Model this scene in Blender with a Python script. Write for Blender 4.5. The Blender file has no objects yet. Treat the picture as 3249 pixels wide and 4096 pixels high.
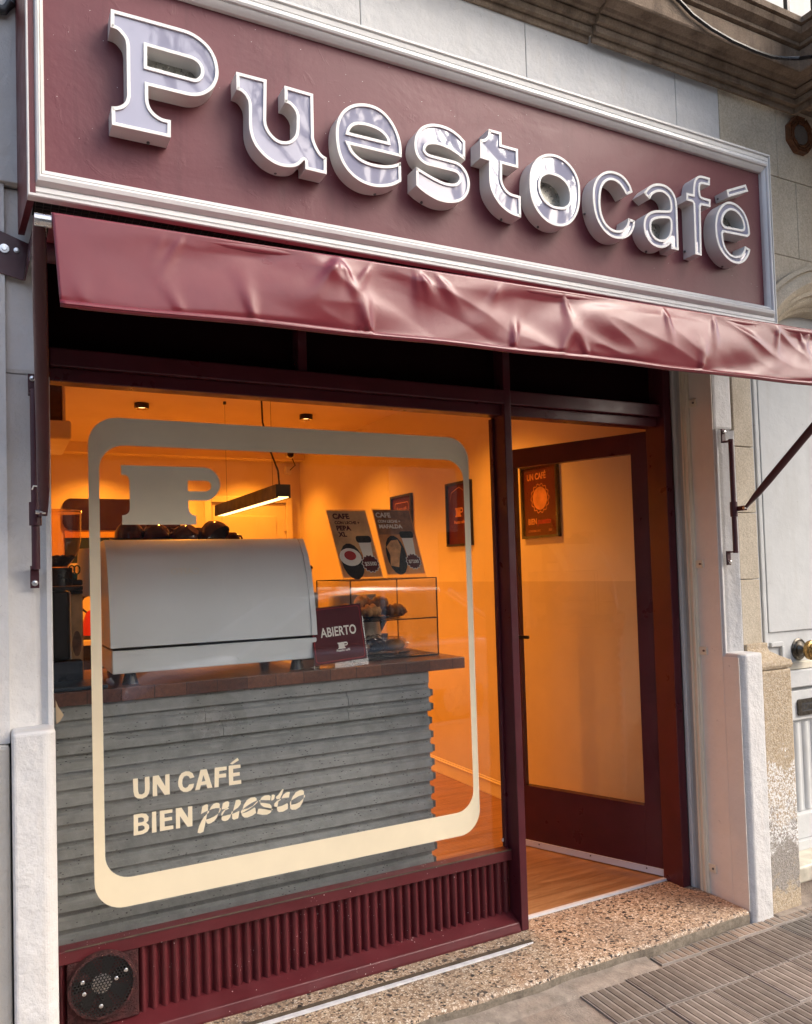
import bpy, bmesh, math, random
from mathutils import Vector, Matrix, geometry
R_ = math.radians
S = bpy.context.scene
# ------------------------------------------------------------------ camera
W_, H_ = 3249.0, 4096.0
CX, CY, FPX = 1624.5, 2166.0, 3173.0
CAM = Vector((0.0, -2.7, 1.423))
ROT = Matrix(((0.88697687, -0.00960388, 0.46171399),
              (-0.46085211, 0.04608277, 0.88627970),
              (-0.02978878, -0.99889146, 0.03644838)))      # columns: right, down, forward
cd = bpy.data.cameras.new('camera')
cam = bpy.data.objects.new('camera', cd); S.collection.objects.link(cam)
cr, cdn, cf = ROT.col[0], ROT.col[1], ROT.col[2]
cam.matrix_world = Matrix(((cr[0], -cdn[0], -cf[0], CAM[0]), (cr[1], -cdn[1], -cf[1], CAM[1]),
                           (cr[2], -cdn[2], -cf[2], CAM[2]), (0, 0, 0, 1)))
cd.sensor_fit = 'HORIZONTAL'; cd.sensor_width = 36.0
cd.lens = FPX / W_ * 36.0
cd.shift_y = (CY - H_ / 2) / W_
cd.clip_start = 0.05; cd.clip_end = 2000
S.camera = cam
# ------------------------------------------------------------------ light
SUN_EL, SUN_AZ = 40.0, 46.0          # elevation; azimuth from -Y (street side) towards +X
world = bpy.data.worlds.new('World'); S.world = world; world.use_nodes = True
wn = world.node_tree; wn.nodes.clear()
sky = wn.nodes.new('ShaderNodeTexSky'); sky.sky_type = 'NISHITA'; sky.sun_disc = False
sky.sun_elevation = R_(SUN_EL); sky.sun_rotation = R_(180 - SUN_AZ)
sky.air_density = 1.0; sky.dust_density = 4.5; sky.ozone_density = 1.0
bg = wn.nodes.new('ShaderNodeBackground'); bg.inputs[1].default_value = 0.15
wo = wn.nodes.new('ShaderNodeOutputWorld')
wn.links.new(sky.outputs[0], bg.inputs[0]); wn.links.new(bg.outputs[0], wo.inputs[0])
sl = bpy.data.lights.new('sun', 'SUN'); sl.energy = 1.0; sl.angle = R_(34); sl.color = (1.0, 0.965, 0.92)
sun = bpy.data.objects.new('sun', sl); S.collection.objects.link(sun)
sdir = Vector((math.sin(R_(SUN_AZ)) * math.cos(R_(SUN_EL)), -math.cos(R_(SUN_AZ)) * math.cos(R_(SUN_EL)), math.sin(R_(SUN_EL))))
sun.rotation_euler = sdir.to_track_quat('Z', 'Y').to_euler()
vs = S.view_settings
vs.view_transform = 'Standard'; vs.look = 'None'; vs.gamma = 1.0; vs.use_curve_mapping = False
vs.exposure = 1.38
S.cycles.use_denoising = True
S.cycles.use_adaptive_sampling = True; S.cycles.adaptive_threshold = 0.02
S.cycles.max_bounces = 8; S.cycles.diffuse_bounces = 4; S.cycles.glossy_bounces = 4
S.cycles.transmission_bounces = 8; S.cycles.transparent_max_bounces = 16
S.cycles.sample_clamp_indirect = 6.0
S.cycles.caustics_reflective = False; S.cycles.caustics_refractive = False

# ------------------------------------------------------------------ pixel helpers
def ray(px, py):
    return ROT @ Vector((px - CX, py - CY, FPX))
def on_y(px, py, y):
    d = ray(px, py); return CAM + d * ((y - CAM.y) / d.y)
def on_x(px, py, x):
    d = ray(px, py); return CAM + d * ((x - CAM.x) / d.x)
def on_z(px, py, z):
    d = ray(px, py); return CAM + d * ((z - CAM.z) / d.z)

# ------------------------------------------------------------------ materials
def node(nt, t, **k):
    n = nt.nodes.new(t)
    for a, b in k.items(): setattr(n, a, b)
    return n
class NT:
    def __init__(s, name):
        s.m = bpy.data.materials.new(name); s.m.use_nodes = True
        s.t = s.m.node_tree; s.t.nodes.clear()
        s.out = node(s.t, 'ShaderNodeOutputMaterial')
        s.co = node(s.t, 'ShaderNodeTexCoord').outputs['Object']
    def link(s, a, b): s.t.links.new(a, b)
    def n(s, t, ins=None, **k):
        x = node(s.t, t, **k)
        for i, v in (ins or {}).items():
            if hasattr(v, 'is_linked'): s.link(v, x.inputs[i])
            else: x.inputs[i].default_value = v
        return x
    def mapped(s, scale=(1, 1, 1), rot=(0, 0, 0)):
        return s.n('ShaderNodeMapping', {0: s.co, 2: rot, 3: scale}).outputs[0]
    def noise(s, scale, detail=4, rough=.55, vec=None, out=0, dist=0):
        return s.n('ShaderNodeTexNoise', {'Vector': vec or s.co, 'Scale': scale, 'Detail': detail, 'Roughness': rough, 'Distortion': dist}).outputs[out]
    def vor(s, scale, vec=None, out='Distance', feature='F1', rnd=1.0):
        return s.n('ShaderNodeTexVoronoi', {'Vector': vec or s.co, 'Scale': scale, 'Randomness': rnd}, feature=feature).outputs[out]
    def ramp(s, fac, stops, interp='LINEAR'):
        r = s.n('ShaderNodeValToRGB', {0: fac}); e = r.color_ramp; e.interpolation = interp
        while len(e.elements) < len(stops): e.elements.new(0.5)
        for el, (p, c) in zip(e.elements, stops):
            el.position = p
            el.color = (c, c, c, 1) if isinstance(c, (int, float)) else (c[0], c[1], c[2], 1)
        return r.outputs[0]
    def mix(s, fac, a, b, mode='MIX'):
        x = s.n('ShaderNodeMix', data_type='RGBA', blend_type=mode)
        for i, v in ((0, fac), (6, a), (7, b)):
            if hasattr(v, 'is_linked'): s.link(v, x.inputs[i])
            elif i == 0: x.inputs[0].default_value = v
            else: x.inputs[i].default_value = (v[0], v[1], v[2], 1)
        return x.outputs[2]
    def math(s, op, a, b=0.0):
        return s.n('ShaderNodeMath', {0: a, 1: b}, operation=op).outputs[0]
    def bump(s, h, strength=.3, dist=.01, nrm=None):
        b = s.n('ShaderNodeBump', {'Strength': strength, 'Distance': dist, 'Height': h})
        if nrm is not None: s.link(nrm, b.inputs['Normal'])
        return b.outputs[0]
    def bsdf(s, col, rough=.5, metal=0, nrm=None, spec=.5, coat=0, coat_rough=.05, emit=None, estr=0, sheen=0, sub=0, trans=0, ior=1.45, alpha=1):
        p = s.n('ShaderNodeBsdfPrincipled')
        def st(k, v):
            if v is None: return
            if hasattr(v, 'is_linked'): s.link(v, p.inputs[k])
            elif isinstance(v, (tuple, list)): p.inputs[k].default_value = (v[0], v[1], v[2], 1)
            else: p.inputs[k].default_value = v
        st('Base Color', col); st('Roughness', rough); st('Metallic', metal); st('Specular IOR Level', spec)
        st('Coat Weight', coat); st('Coat Roughness', coat_rough); st('Transmission Weight', trans); st('IOR', ior); st('Alpha', alpha)
        if nrm is not None: s.link(nrm, p.inputs['Normal'])
        if emit is not None: st('Emission Color', emit); st('Emission Strength', estr)
        return p.outputs[0]
    def done(s, sh):
        s.link(sh, s.out.inputs[0]); return s.m

def lin(h):                                             # sRGB 0-255 -> linear
    return tuple(((c / 255) / 12.92 if c / 255 <= .04045 else ((c / 255 + .055) / 1.055) ** 2.4) for c in h)

def simple(name, col, rough=.5, metal=0, var=.12, vscale=6, bump=.0, bscale=60, bdist=.004, spec=.5, coat=0, speck=None, sscale=120, sth=.06):
    n = NT(name)
    a = n.noise(vscale, 5)
    dark = tuple(c * (1 - var) for c in col); light = tuple(min(1, c * (1 + var)) for c in col)
    c = n.ramp(a, [(.3, dark), (.7, light)])
    if speck:
        d = n.vor(sscale); e = n.noise(sscale * .13, 2)
        m = n.math('MULTIPLY', n.math('LESS_THAN', d, sth), n.math('GREATER_THAN', e, .5))
        c = n.mix(m, c, speck)
    nr = n.bump(n.noise(bscale, 6), bump, bdist) if bump else None
    rr = n.ramp(n.noise(vscale * 2.3, 4), [(.3, max(0.02, rough - .08)), (.7, min(1, rough + .08))])
    return n.done(n.bsdf(c, rr, metal, nr, spec, coat))

M = {}
def plaster(name, base, stain, bs=.5, crack=True, stain_lo=.55, stain_hi=.8):
    n = NT(name)
    c = n.ramp(n.noise(9, 6, .6), [(.3, tuple(x * .92 for x in base)), (.7, base)])
    v = n.mapped((14, 14, 1.6))
    st = n.ramp(n.noise(1.0, 6, .6, vec=v), [(stain_lo, 0.0), (stain_hi, .7)])
    c = n.mix(st, c, stain)
    ch = n.ramp(n.noise(30, 5, .72), [(.675, 0.0), (.69, 1.0)])
    c = n.mix(n.math('MULTIPLY', ch, .5), c, tuple(x * .55 for x in stain))
    hh = n.math('ADD', n.noise(24, 8, .6), n.math('MULTIPLY', n.noise(5, 3, .5), 1.5))
    h2 = n.vor(11, out='Distance', feature='DISTANCE_TO_EDGE', vec=n.n('ShaderNodeVectorMath', {0: n.co, 1: n.n('ShaderNodeTexNoise', {'Vector': n.co, 'Scale': 7.0, 'Detail': 5}).outputs[1]}, operation='ADD').outputs[0])
    crk = n.ramp(h2, [(0.0, 0.0), (.012, 1.0)])
    b1 = n.bump(hh, min(1, bs * 1.25), .011)
    b2 = n.bump(crk, .25 if crack else .0, .003, b1)
    return n.done(n.bsdf(c, .72, 0, b2, .35))
M['white_plaster'] = plaster('white_plaster', (.64, .625, .605), (.62, .56, .49))
M['grey_plaster'] = plaster('grey_plaster', (.54, .535, .525), (.50, .47, .43), .45)
M['cream_plaster'] = plaster('cream_plaster', (.74, .67, .56), (.55, .47, .37), .6, True, .55, .8)
M['jamb_plaster'] = plaster('jamb_plaster', (.78, .71, .63), (.66, .58, .50), .2, False, .6, .9)
def stone(name, a, b, dark, sc=7):
    n = NT(name)
    c = n.ramp(n.noise(sc, 7, .65), [(.3, a), (.7, b)])
    g = n.ramp(n.noise(140, 3), [(.35, .82), (.65, 1.1)])
    c = n.mix(1.0, c, g, 'MULTIPLY')
    st = n.ramp(n.noise(1.0, 6, .65, vec=n.mapped((9, 9, 2.0))), [(.5, 0.0), (.75, .75)])
    c = n.mix(st, c, dark)
    nr = n.bump(n.noise(60, 8, .7), .5, .006)
    return n.done(n.bsdf(c, .85, 0, nr, .25))
M['stone'] = stone('stone', (.47, .405, .31), (.58, .515, .41), (.36, .30, .22))
M['cornice_stone'] = stone('cornice_stone', (.16, .115, .08), (.27, .205, .15), (.05, .034, .024))
n = NT('plinth_stone')           # rough beige render, white scraped paint and grey cement patches
c = n.ramp(n.noise(60, 6, .7), [(.3, (.34, .26, .17)), (.7, (.55, .44, .30))])
wm = n.ramp(n.noise(120, 6, .8), [(.48, 0.0), (.53, 1.0)])
zz = n.n('ShaderNodeSeparateXYZ', {0: n.co}).outputs[2]
zn = n.math('ADD', zz, n.math('MULTIPLY', n.noise(9, 4), .35))
zn = n.math('ADD', zn, n.math('MULTIPLY', n.math('SUBTRACT', n.noise(22, 5, .7), .5), .5))
low = n.ramp(zn, [(.36, 0.0), (.42, 1.0), (.70, 1.0), (.74, 0.0)])
wamt = n.math('MULTIPLY', wm, n.math('ADD', n.math('MULTIPLY', low, .85), .15))
grey = n.ramp(zn, [(.2, 0.0), (.26, 1.0), (.45, 1.0), (.52, 0.0)])
c = n.mix(n.math('MULTIPLY', grey, .8), c, (.25, .235, .22))
c = n.mix(wamt, c, (.78, .77, .75))
M['plinth_stone'] = n.done(n.bsdf(c, .9, 0, n.bump(n.noise(110, 6, .7), .8, .008), .2))

# maroon signboard plaster
n = NT('sign_board')
c = n.ramp(n.noise(5, 6, .6), [(.3, (.118, .030, .038)), (.7, (.140, .038, .046))])
c = n.mix(n.ramp(n.noise(1.0, 5, .6, vec=n.mapped((30, 1, 1.3))), [(.58, 0.0), (.78, .35)]), c, (.07, .018, .022))
spk = n.math('LESS_THAN', n.vor(38), .035)
c = n.mix(n.math('MULTIPLY', spk, n.math('GREATER_THAN', n.noise(3.0), .52)), c, (.6, .5, .48))
b1 = n.bump(n.noise(2.6, 5, .5, dist=.8), .22, .03)
b2 = n.bump(n.ramp(n.noise(9, 6, .6, dist=1.2), [(.60, 0.0), (.68, 1.0)]), .12, .004, b1)
b2 = n.bump(n.noise(60, 4, .6), .08, .004, b2)
M['sign_board'] = n.done(n.bsdf(c, .46, 0, b2, .4))
# maroon enamel paint with splashes
def maroon(name, col, rough=.38, speck=True, bump=.15):
    n = NT(name)
    c = n.ramp(n.noise(7, 6, .6), [(.3, tuple(x * .82 for x in col)), (.7, tuple(x * 1.12 for x in col))])
    if speck:
        d = n.vor(75); m = n.math('MULTIPLY', n.math('LESS_THAN', d, n.ramp(n.noise(31, 2), [(.4, .03), (.7, .16)])), n.math('GREATER_THAN', n.noise(9, 3), .53))
        c = n.mix(m, c, (.62, .52, .50))
        v = n.mapped((90, 90, 9)); m2 = n.math('GREATER_THAN', n.noise(1, 3, .6, vec=v), .76)
        c = n.mix(n.math('MULTIPLY', m2, .8), c, (.5, .42, .40))
    nr = n.bump(n.noise(35, 6, .6), bump, .005)
    return n.done(n.bsdf(c, n.ramp(n.noise(11, 4), [(.3, rough - .08), (.7, rough + .12)]), 0, nr, .5))
M['maroon'] = maroon('maroon', (.095, .014, .018))
M['maroon_frame'] = maroon('maroon_frame', (.075, .012, .018), .34, False, .12)
M['maroon_metal'] = maroon('maroon_metal', (.06, .012, .018), .4, False, .25)
M['maroon_rust'] = simple('maroon_rust', (.05, .012, .012), .8, 0, .6, 40, .9, 130, .01, speck=(.3, .17, .1), sscale=90, sth=.12)
M['dark_transom'] = simple('dark_transom', (.012, .003, .004), .9, spec=.05)
# vinyl awning
n = NT('awning_vinyl')
c = n.ramp(n.noise(4, 4), [(.3, (.145, .012, .019)), (.7, (.172, .018, .026))])
d = n.vor(60); m = n.math('MULTIPLY', n.math('LESS_THAN', d, .05), n.math('GREATER_THAN', n.noise(9, 2), .58))
c = n.mix(m, c, (.06, .01, .012))
nr = n.bump(n.noise(16, 4, .45), .07, .01)
M['awning'] = n.done(n.bsdf(c, n.ramp(n.noise(8, 5), [(.3, .27), (.7, .40)]), 0, nr, .5, .3, .24))
M['white_paint'] = simple('white_paint', (.60, .59, .57), .35, 0, .05, 9, .12, 40, .004)
M['letter_return'] = simple('letter_return', (.58, .57, .55), .38, 0, .05, 5)
M['letter_rim'] = simple('letter_rim', (.76, .75, .71), .3, 0, .03, 8)
n = NT('letter_face')
nr = n.bump(n.noise(7.5, 2, .4), .035, .012)
M['letter_face'] = n.done(n.bsdf((.29, .29, .375), .03, 0, nr, .6, .8, .01))
M['inner_metal'] = simple('inner_metal', (.40, .40, .36), .3, .85, .35, 30)
M['steel'] = simple('steel', (.62, .62, .62), .28, 1, .1)
M['dark_steel'] = simple('dark_steel', (.16, .155, .15), .35, 1, .2)
M['black_metal'] = simple('black_metal', (.012, .012, .013), .35, .0, .2)
M['black_plastic'] = simple('black_plastic', (.012, .011, .011), .3)
M['black_matt'] = simple('black_matt', (.008, .008, .008), .8)
M['wire'] = simple('wire', (.05, .045, .04), .6)
M['brass'] = simple('brass', (.30, .19, .075), .3, 1, .35, 60)
M['bronze'] = simple('bronze', (.11, .10, .085), .35, 1, .4, 60)
M['alu_white'] = simple('alu_white', (.72, .72, .74), .35, .2, .15, 30, speck=(.2, .14, .1), sscale=60, sth=.1)
M['dirt'] = simple('dirt', (.085, .062, .042), .9, 0, .3, 30, .5)
# glass: clear pane, mirror reflection by Fresnel
def pane(name, tint=(1, 1, 1), ior=1.5, rough=0.0):
    n = NT(name)
    tr = n.n('ShaderNodeBsdfTransparent', {0: (*tint, 1)})
    gl = n.n('ShaderNodeBsdfGlossy', {0: (1, 1, 1, 1), 1: rough})
    lw = n.n('ShaderNodeLayerWeight', {0: .5}).outputs['Facing']           # 1 - |cos|
    f0 = ((ior - 1) / (ior + 1)) ** 2
    fr = n.math('ADD', n.math('MULTIPLY', n.math('POWER', lw, 5.0), 1 - f0), f0)
    mx = n.n('ShaderNodeMixShader', {0: fr, 1: tr.outputs[0], 2: gl.outputs[0]})
    return n.done(mx.outputs[0])
M['glass'] = pane('glass', (.97, .975, .97))
M['acrylic'] = pane('acrylic', (.93, .93, .92), 1.45)
M['wrap'] = pane('wrap', (.85, .85, .85), 1.6, .12)
M['hopper'] = pane('hopper', (.88, .72, .50), 1.5, .02)
M['decal'] = simple('decal', (.82, .715, .51), .45, 0, .03, 8)
# terrazzo
n = NT('terrazzo')
v = n.n('ShaderNodeVectorMath', {0: n.co, 1: n.n('ShaderNodeVectorMath', {0: n.n('ShaderNodeTexNoise', {'Vector': n.co, 'Scale': 60.0}).outputs[1], 1: (.012, .012, .012)}, operation='MULTIPLY').outputs[0]}, operation='ADD').outputs[0]
cell = n.vor(118, vec=v, out='Color'); edge = n.vor(118, vec=v, feature='DISTANCE_TO_EDGE')
h = n.n('ShaderNodeSeparateColor', {0: cell}).outputs[0]
chip = n.ramp(h, [(0, (.02, .018, .018)), (.13, (.03, .026, .026)), (.15, (.14, .09, .06)), (.28, (.36, .25, .165)), (.55, (.50, .375, .26)), (.8, (.61, .50, .38)), (1, (.68, .60, .50))])
mort = n.ramp(n.noise(30, 3), [(.3, (.20, .135, .085)), (.7, (.30, .21, .14))])
c = n.mix(n.ramp(edge, [(.05, 0.0), (.16, 1.0)]), mort, chip)
bigc = n.n('ShaderNodeSeparateColor', {0: n.vor(56, vec=v, out='Color')}).outputs[1]
bige = n.vor(56, vec=v, feature='DISTANCE_TO_EDGE')
bm_ = n.math('MULTIPLY', n.math('LESS_THAN', bigc, .09), n.math('GREATER_THAN', bige, .16))
c = n.mix(bm_, c, (.022, .019, .02))
gr = n.ramp(n.noise(4.0, 5, .6), [(.46, 0.0), (.74, .5)])
c = n.mix(gr, c, (.17, .14, .115))
rust = n.ramp(n.noise(7, 3), [(.66, 0.0), (.8, .5)])
c = n.mix(rust, c, (.30, .12, .03))
M['terrazzo'] = n.done(n.bsdf(c, n.ramp(n.noise(20, 3), [(.3, .45), (.7, .75)]), 0, n.bump(edge, .25, .003), .4))
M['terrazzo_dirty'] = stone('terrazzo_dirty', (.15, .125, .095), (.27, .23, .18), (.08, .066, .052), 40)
# pavement
def paving(name, a, b):
    n = NT(name)
    oi = n.n('ShaderNodeObjectInfo').outputs['Random']
    v = n.n('ShaderNodeVectorMath', {0: n.co, 1: n.n('ShaderNodeCombineXYZ', {0: n.math('MULTIPLY', oi, 13.0), 1: n.math('MULTIPLY', oi, 7.0)}).outputs[0]}, operation='ADD').outputs[0]
    c = n.ramp(n.noise(16, 6, .65, vec=v), [(.3, a), (.7, b)])
    c = n.mix(1.0, c, n.ramp(oi, [(0, .72), (1, 1.18)]), 'MULTIPLY')
    d = n.vor(120, vec=v); m = n.math('MULTIPLY', n.math('LESS_THAN', d, .1), n.math('GREATER_THAN', n.noise(22, 2, vec=v), .6))
    c = n.mix(n.math('MULTIPLY', m, .7), c, (.42, .37, .33))
    return n.done(n.bsdf(c, .85, 0, n.bump(n.noise(150, 5, .7, vec=v), .4, .003), .25))
M['paving'] = paving('paving', (.135, .112, .092), (.215, .185, .155))
M['paving_groove'] = paving('paving_groove', (.26, .23, .20), (.36, .32, .285))
M['paving_pink'] = paving('paving_pink', (.20, .15, .115), (.30, .235, .18))
M['mortar'] = simple('mortar', (.26, .215, .175), .95, 0, .3, 20, .7, 120, .006, speck=(.5, .42, .38), sscale=130, sth=.12)
M['asphalt'] = simple('asphalt', (.05, .05, .05), .9, 0, .2, 30, .5, 200, .004)
M['kerb'] = simple('kerb', (.33, .32, .30), .85, 0, .2, 12, .4)
# wood floor and counter
n = NT('floor_wood')
g = n.noise(1.0, 7, .6, vec=n.mapped((3.0, 26, 1)), dist=.8)
c = n.ramp(g, [(.3, (.215, .105, .042)), (.55, (.33, .175, .078)), (.75, (.43, .25, .12))])
M['floor_wood'] = n.done(n.bsdf(c, .42, 0, n.bump(g, .08, .002), .45))
n = NT('butcher_block')
ox = n.n('ShaderNodeSeparateXYZ', {0: n.mapped((1, 1, 1))})
blk = n.n('ShaderNodeTexBrick', {'Vector': n.n('ShaderNodeCombineXYZ', {0: ox.outputs[0], 1: n.math('ADD', n.math('ADD', ox.outputs[2], ox.outputs[1]), .13)}).outputs[0], 'Scale': 1.0, 'Brick Width': .11, 'Row Height': .30, 'Mortar Size': .0015, 'Color1': (.20, .075, .038, 1), 'Color2': (.075, .028, .017, 1), 'Mortar': (.03, .012, .008, 1)})
g = n.noise(1, 6, .7, vec=n.mapped((60, 60, 60)))
c = n.mix(1.0, blk.outputs[0], n.ramp(g, [(.3, .6), (.7, 1.35)]), 'MULTIPLY')
M['butcher_block'] = n.done(n.bsdf(c, .32, 0, n.bump(g, .2, .002), .5, .2, .2))
n = NT('slat_concrete')
sx = n.mapped((5, 5, 70)); st = n.noise(1.0, 5, .6, vec=sx)
c = n.ramp(n.noise(16, 6, .65), [(.3, (.20, .206, .20)), (.7, (.30, .306, .296))])
c = n.mix(n.ramp(st, [(.55, 0.0), (.75, .45)]), c, (.40, .41, .39))
pv = n.mapped((45, 45, 110)); pd = n.vor(1.0, vec=pv)
pit = n.math('MULTIPLY', n.math('LESS_THAN', pd, .17), n.math('GREATER_THAN', n.noise(14, 2), .5))
c = n.mix(n.math('MULTIPLY', pit, .85), c, (.05, .05, .05))
hl = n.math('MULTIPLY', n.math('LESS_THAN', n.vor(1.0, vec=n.mapped((52, 52, 95))), .07), n.math('GREATER_THAN', n.noise(11, 2), .56))
c = n.mix(n.math('MULTIPLY', hl, .7), c, (.6, .6, .58))
M['slat'] = n.done(n.bsdf(c, .62, 0, n.bump(n.noise(70, 5), .25, .003), .4))
M['cap_grey'] = simple('cap_grey', (.10, .105, .105), .6)
# interior
n = NT('room_wall')
c = n.ramp(n.noise(3, 5), [(.3, (.74, .62, .45)), (.7, (.80, .68, .51))])
M['room_wall'] = n.done(n.bsdf(c, .75, 0, n.bump(n.noise(14, 6, .6), .22, .012), .3))
M['ceiling_paint'] = simple('ceiling_paint', (.78, .64, .46), .8, 0, .04, 3)
M['cream_paint'] = simple('cream_paint', (.74, .65, .50), .45, 0, .05, 4)
M['mach_grey'] = simple('mach_grey', (.72, .75, .75), .38, 0, .05, 4, speck=(.75, .75, .73), sscale=26, sth=.02)
M['mach_side'] = simple('mach_side', (.30, .26, .20), .35, .2, .1, 8)
M['chrome'] = simple('chrome', (.7, .68, .64), .12, 1, .1)
M['brown_glaze'] = simple('brown_glaze', (.075, .020, .012), .12, 0, .3, 12, coat=.5)
M['beans'] = simple('beans', (.030, .015, .008), .45, 0, .5, 90, .8, 90, .01)
M['pastry'] = simple('pastry', (.60, .29, .10), .5, 0, .45, 28, .8, 60, .01)
M['pastry_dark'] = simple('pastry_dark', (.26, .11, .045), .5, 0, .45, 30, .8, 60, .01)
M['red_enamel'] = simple('red_enamel', (.55, .02, .012), .15, 0, .08, 5, coat=.5)
M['paper_cup'] = simple('paper_cup', (.74, .70, .62), .6, 0, .04)
M['green_plastic'] = simple('green_plastic', (.02, .13, .085), .35)
M['leaf'] = simple('leaf', (.018, .055, .015), .45, 0, .3, 30)
M['print_maroon'] = simple('print_maroon', (.085, .012, .016), .4, 0, .05, spec=.12)
M['print_wine'] = simple('print_wine', (.10, .016, .012), .45, 0, .06, spec=.12)
M['print_orange'] = simple('print_orange', (.62, .26, .09), .45, 0, .3, 14, spec=.12)
M['print_tan'] = simple('print_tan', (.64, .38, .18), .45, 0, .3, 12, spec=.12)
M['print_black'] = simple('print_black', (.02, .018, .018), .4, 0, .4, 60, spec=.12)
M['print_white'] = simple('print_white', (.80, .76, .68), .5, 0, .03, spec=.12)
M['print_red'] = simple('print_red', (.40, .03, .03), .4, spec=.12)
M['print_grey'] = simple('print_grey', (.42, .40, .37), .5, spec=.12)
M['board_dark'] = simple('board_dark', (.022, .005, .006), .35)
M['alu_clean'] = simple('alu_clean', (.66, .66, .68), .4, .0, .03, 6)
M['wainscot'] = simple('wainscot', (.64, .52, .36), .6, 0, .05, 4, .12, 14, .01)
M['yellow'] = simple('yellow', (.55, .30, .03), .5)
M['blue_dark'] = simple('blue_dark', (.02, .035, .05), .35)
M['door_white'] = plaster('door_white', (.54, .55, .545), (.46, .46, .44), .12, False, .5, .75)
M['marble'] = simple('marble', (.58, .54, .44), .5, 0, .35, 8)
M['wood_octagon'] = simple('wood_octagon', (.12, .045, .018), .5, 0, .4, 40)
M['mirror'] = simple('mirror', (.22, .225, .23), .12, .7, .3, 30)
M['bark'] = simple('bark', (.055, .045, .036), .9, 0, .3, 20, .6, 60, .01)
M['leaf_green'] = simple('leaf_green', (.05, .085, .03), .6, 0, .4, 3)
M['brown_panel'] = simple('brown_panel', (.055, .026, .012), .4, 0, .4, 20)
M['rail_black'] = simple('rail_black', (.015, .015, .016), .45)
M['string'] = simple('string', (.7, .66, .58), .9)
M['pipe_dark'] = simple('pipe_dark', (.05, .052, .056), .5)
M['car_paint'] = simple('car_paint', (.55, .56, .57), .18, .3, .03, 3, coat=.8)
M['brick_red'] = simple('brick_red', (.20, .075, .05), .85, 0, .3, 9, .3)
M['tape'] = simple('tape', (.50, .38, .24), .6)
def emit(name, col, st):
    n = NT(name); e = n.n('ShaderNodeEmission', {0: (*col, 1), 1: st}); return n.done(e.outputs[0])
LAMP = (1.0, .345, .03)
M['lamp_glow'] = emit('lamp_glow', (1.0, .56, .20), 2.2)

# ------------------------------------------------------------------ mesh helpers
COL = S.collection
class MB:
    def __init__(s): s.v = []; s.f = []
    def add(s, vs, fs):
        o = len(s.v); s.v += [tuple(p) for p in vs]; s.f += [tuple(i + o for i in f) for f in fs]; return s
    def box(s, x0, x1, y0, y1, z0, z1):
        return s.add([(x0, y0, z0), (x1, y0, z0), (x1, y1, z0), (x0, y1, z0), (x0, y0, z1), (x1, y0, z1), (x1, y1, z1), (x0, y1, z1)],
                     [(0, 3, 2, 1), (4, 5, 6, 7), (0, 1, 5, 4), (1, 2, 6, 5), (2, 3, 7, 6), (3, 0, 4, 7)])
    def prism(s, pts, a, b):            # pts: closed 3D polygon, swept from offset a to offset b (vectors)
        n = len(pts); A = [Vector(p) + Vector(a) for p in pts]; B = [Vector(p) + Vector(b) for p in pts]
        return s.add(A + B, [tuple(range(n))[::-1], tuple(range(n, 2 * n))] + [(i, (i + 1) % n, n + (i + 1) % n, n + i) for i in range(n)])
    def tube(s, path, r, seg=10, cap=True, squash=None):
        P = [Vector(p) for p in path]; rr = r if isinstance(r, (list, tuple)) else [r] * len(P)
        vs, fs = [], []; up = Vector((0.13, 0.37, 0.92)).normalized()
        for i, p in enumerate(P):
            d = (P[min(i + 1, len(P) - 1)] - P[max(i - 1, 0)]).normalized()
            a = d.cross(up)
            if a.length < 1e-3: a = d.cross(Vector((1, 0, 0)))
            a.normalize(); b = a.cross(d)
            for k in range(seg):
                t = 2 * math.pi * k / seg
                vs.append(p + a * math.cos(t) * rr[i] + b * math.sin(t) * rr[i] * (squash[i] if squash else 1))
        for i in range(len(P) - 1):
            for k in range(seg):
                k2 = (k + 1) % seg
                fs.append((i * seg + k, i * seg + k2, (i + 1) * seg + k2, (i + 1) * seg + k))
        if cap:
            fs.append(tuple(range(seg))[::-1]); fs.append(tuple((len(P) - 1) * seg + k for k in range(seg)))
        return s.add(vs, fs)
    def lathe(s, prof, seg=24, mat=None, cap0=True, cap1=True):   # prof: (radius, height) along local Z
        mat = mat or Matrix.Identity(4); vs, fs = [], []
        for r, h in prof:
            for k in range(seg):
                t = 2 * math.pi * k / seg; vs.append(mat @ Vector((r * math.cos(t), r * math.sin(t), h)))
        for i in range(len(prof) - 1):
            for k in range(seg):
                k2 = (k + 1) % seg; fs.append((i * seg + k, i * seg + k2, (i + 1) * seg + k2, (i + 1) * seg + k))
        if cap0: fs.append(tuple(range(seg))[::-1])
        if cap1: fs.append(tuple((len(prof) - 1) * seg + k for k in range(seg)))
        return s.add(vs, fs)
    def ball(s, c, rx, ry, rz, u=14, v=9, f=None):
        prof = []
        vs, fs = [], []
        for i in range(v + 1):
            th = math.pi * i / v
            for k in range(u):
                ph = 2 * math.pi * k / u
                p = Vector((rx * math.sin(th) * math.cos(ph), ry * math.sin(th) * math.sin(ph), rz * math.cos(th)))
                if f: p = f(p)
                vs.append(Vector(c) + p)
        for i in range(v):
            for k in range(u):
                k2 = (k + 1) % u; fs.append((i * u + k, (i + 1) * u + k, (i + 1) * u + k2, i * u + k2))
        return s.add(vs, fs)
    def xform(s, m):
        s.v = [tuple(m @ Vector(p)) for p in s.v]; return s
    def build(s, name, mat, parent=None, smooth=False, bevel=0, seg=2, auto=None):
        me = bpy.data.meshes.new(name); me.from_pydata(s.v, [], s.f); me.validate(); me.update()
        return finish(name, me, mat, parent, smooth, bevel, seg, auto)
def wloc(o):
    p = Vector((0, 0, 0))
    while o: p += o.location; o = o.parent
    return p
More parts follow.
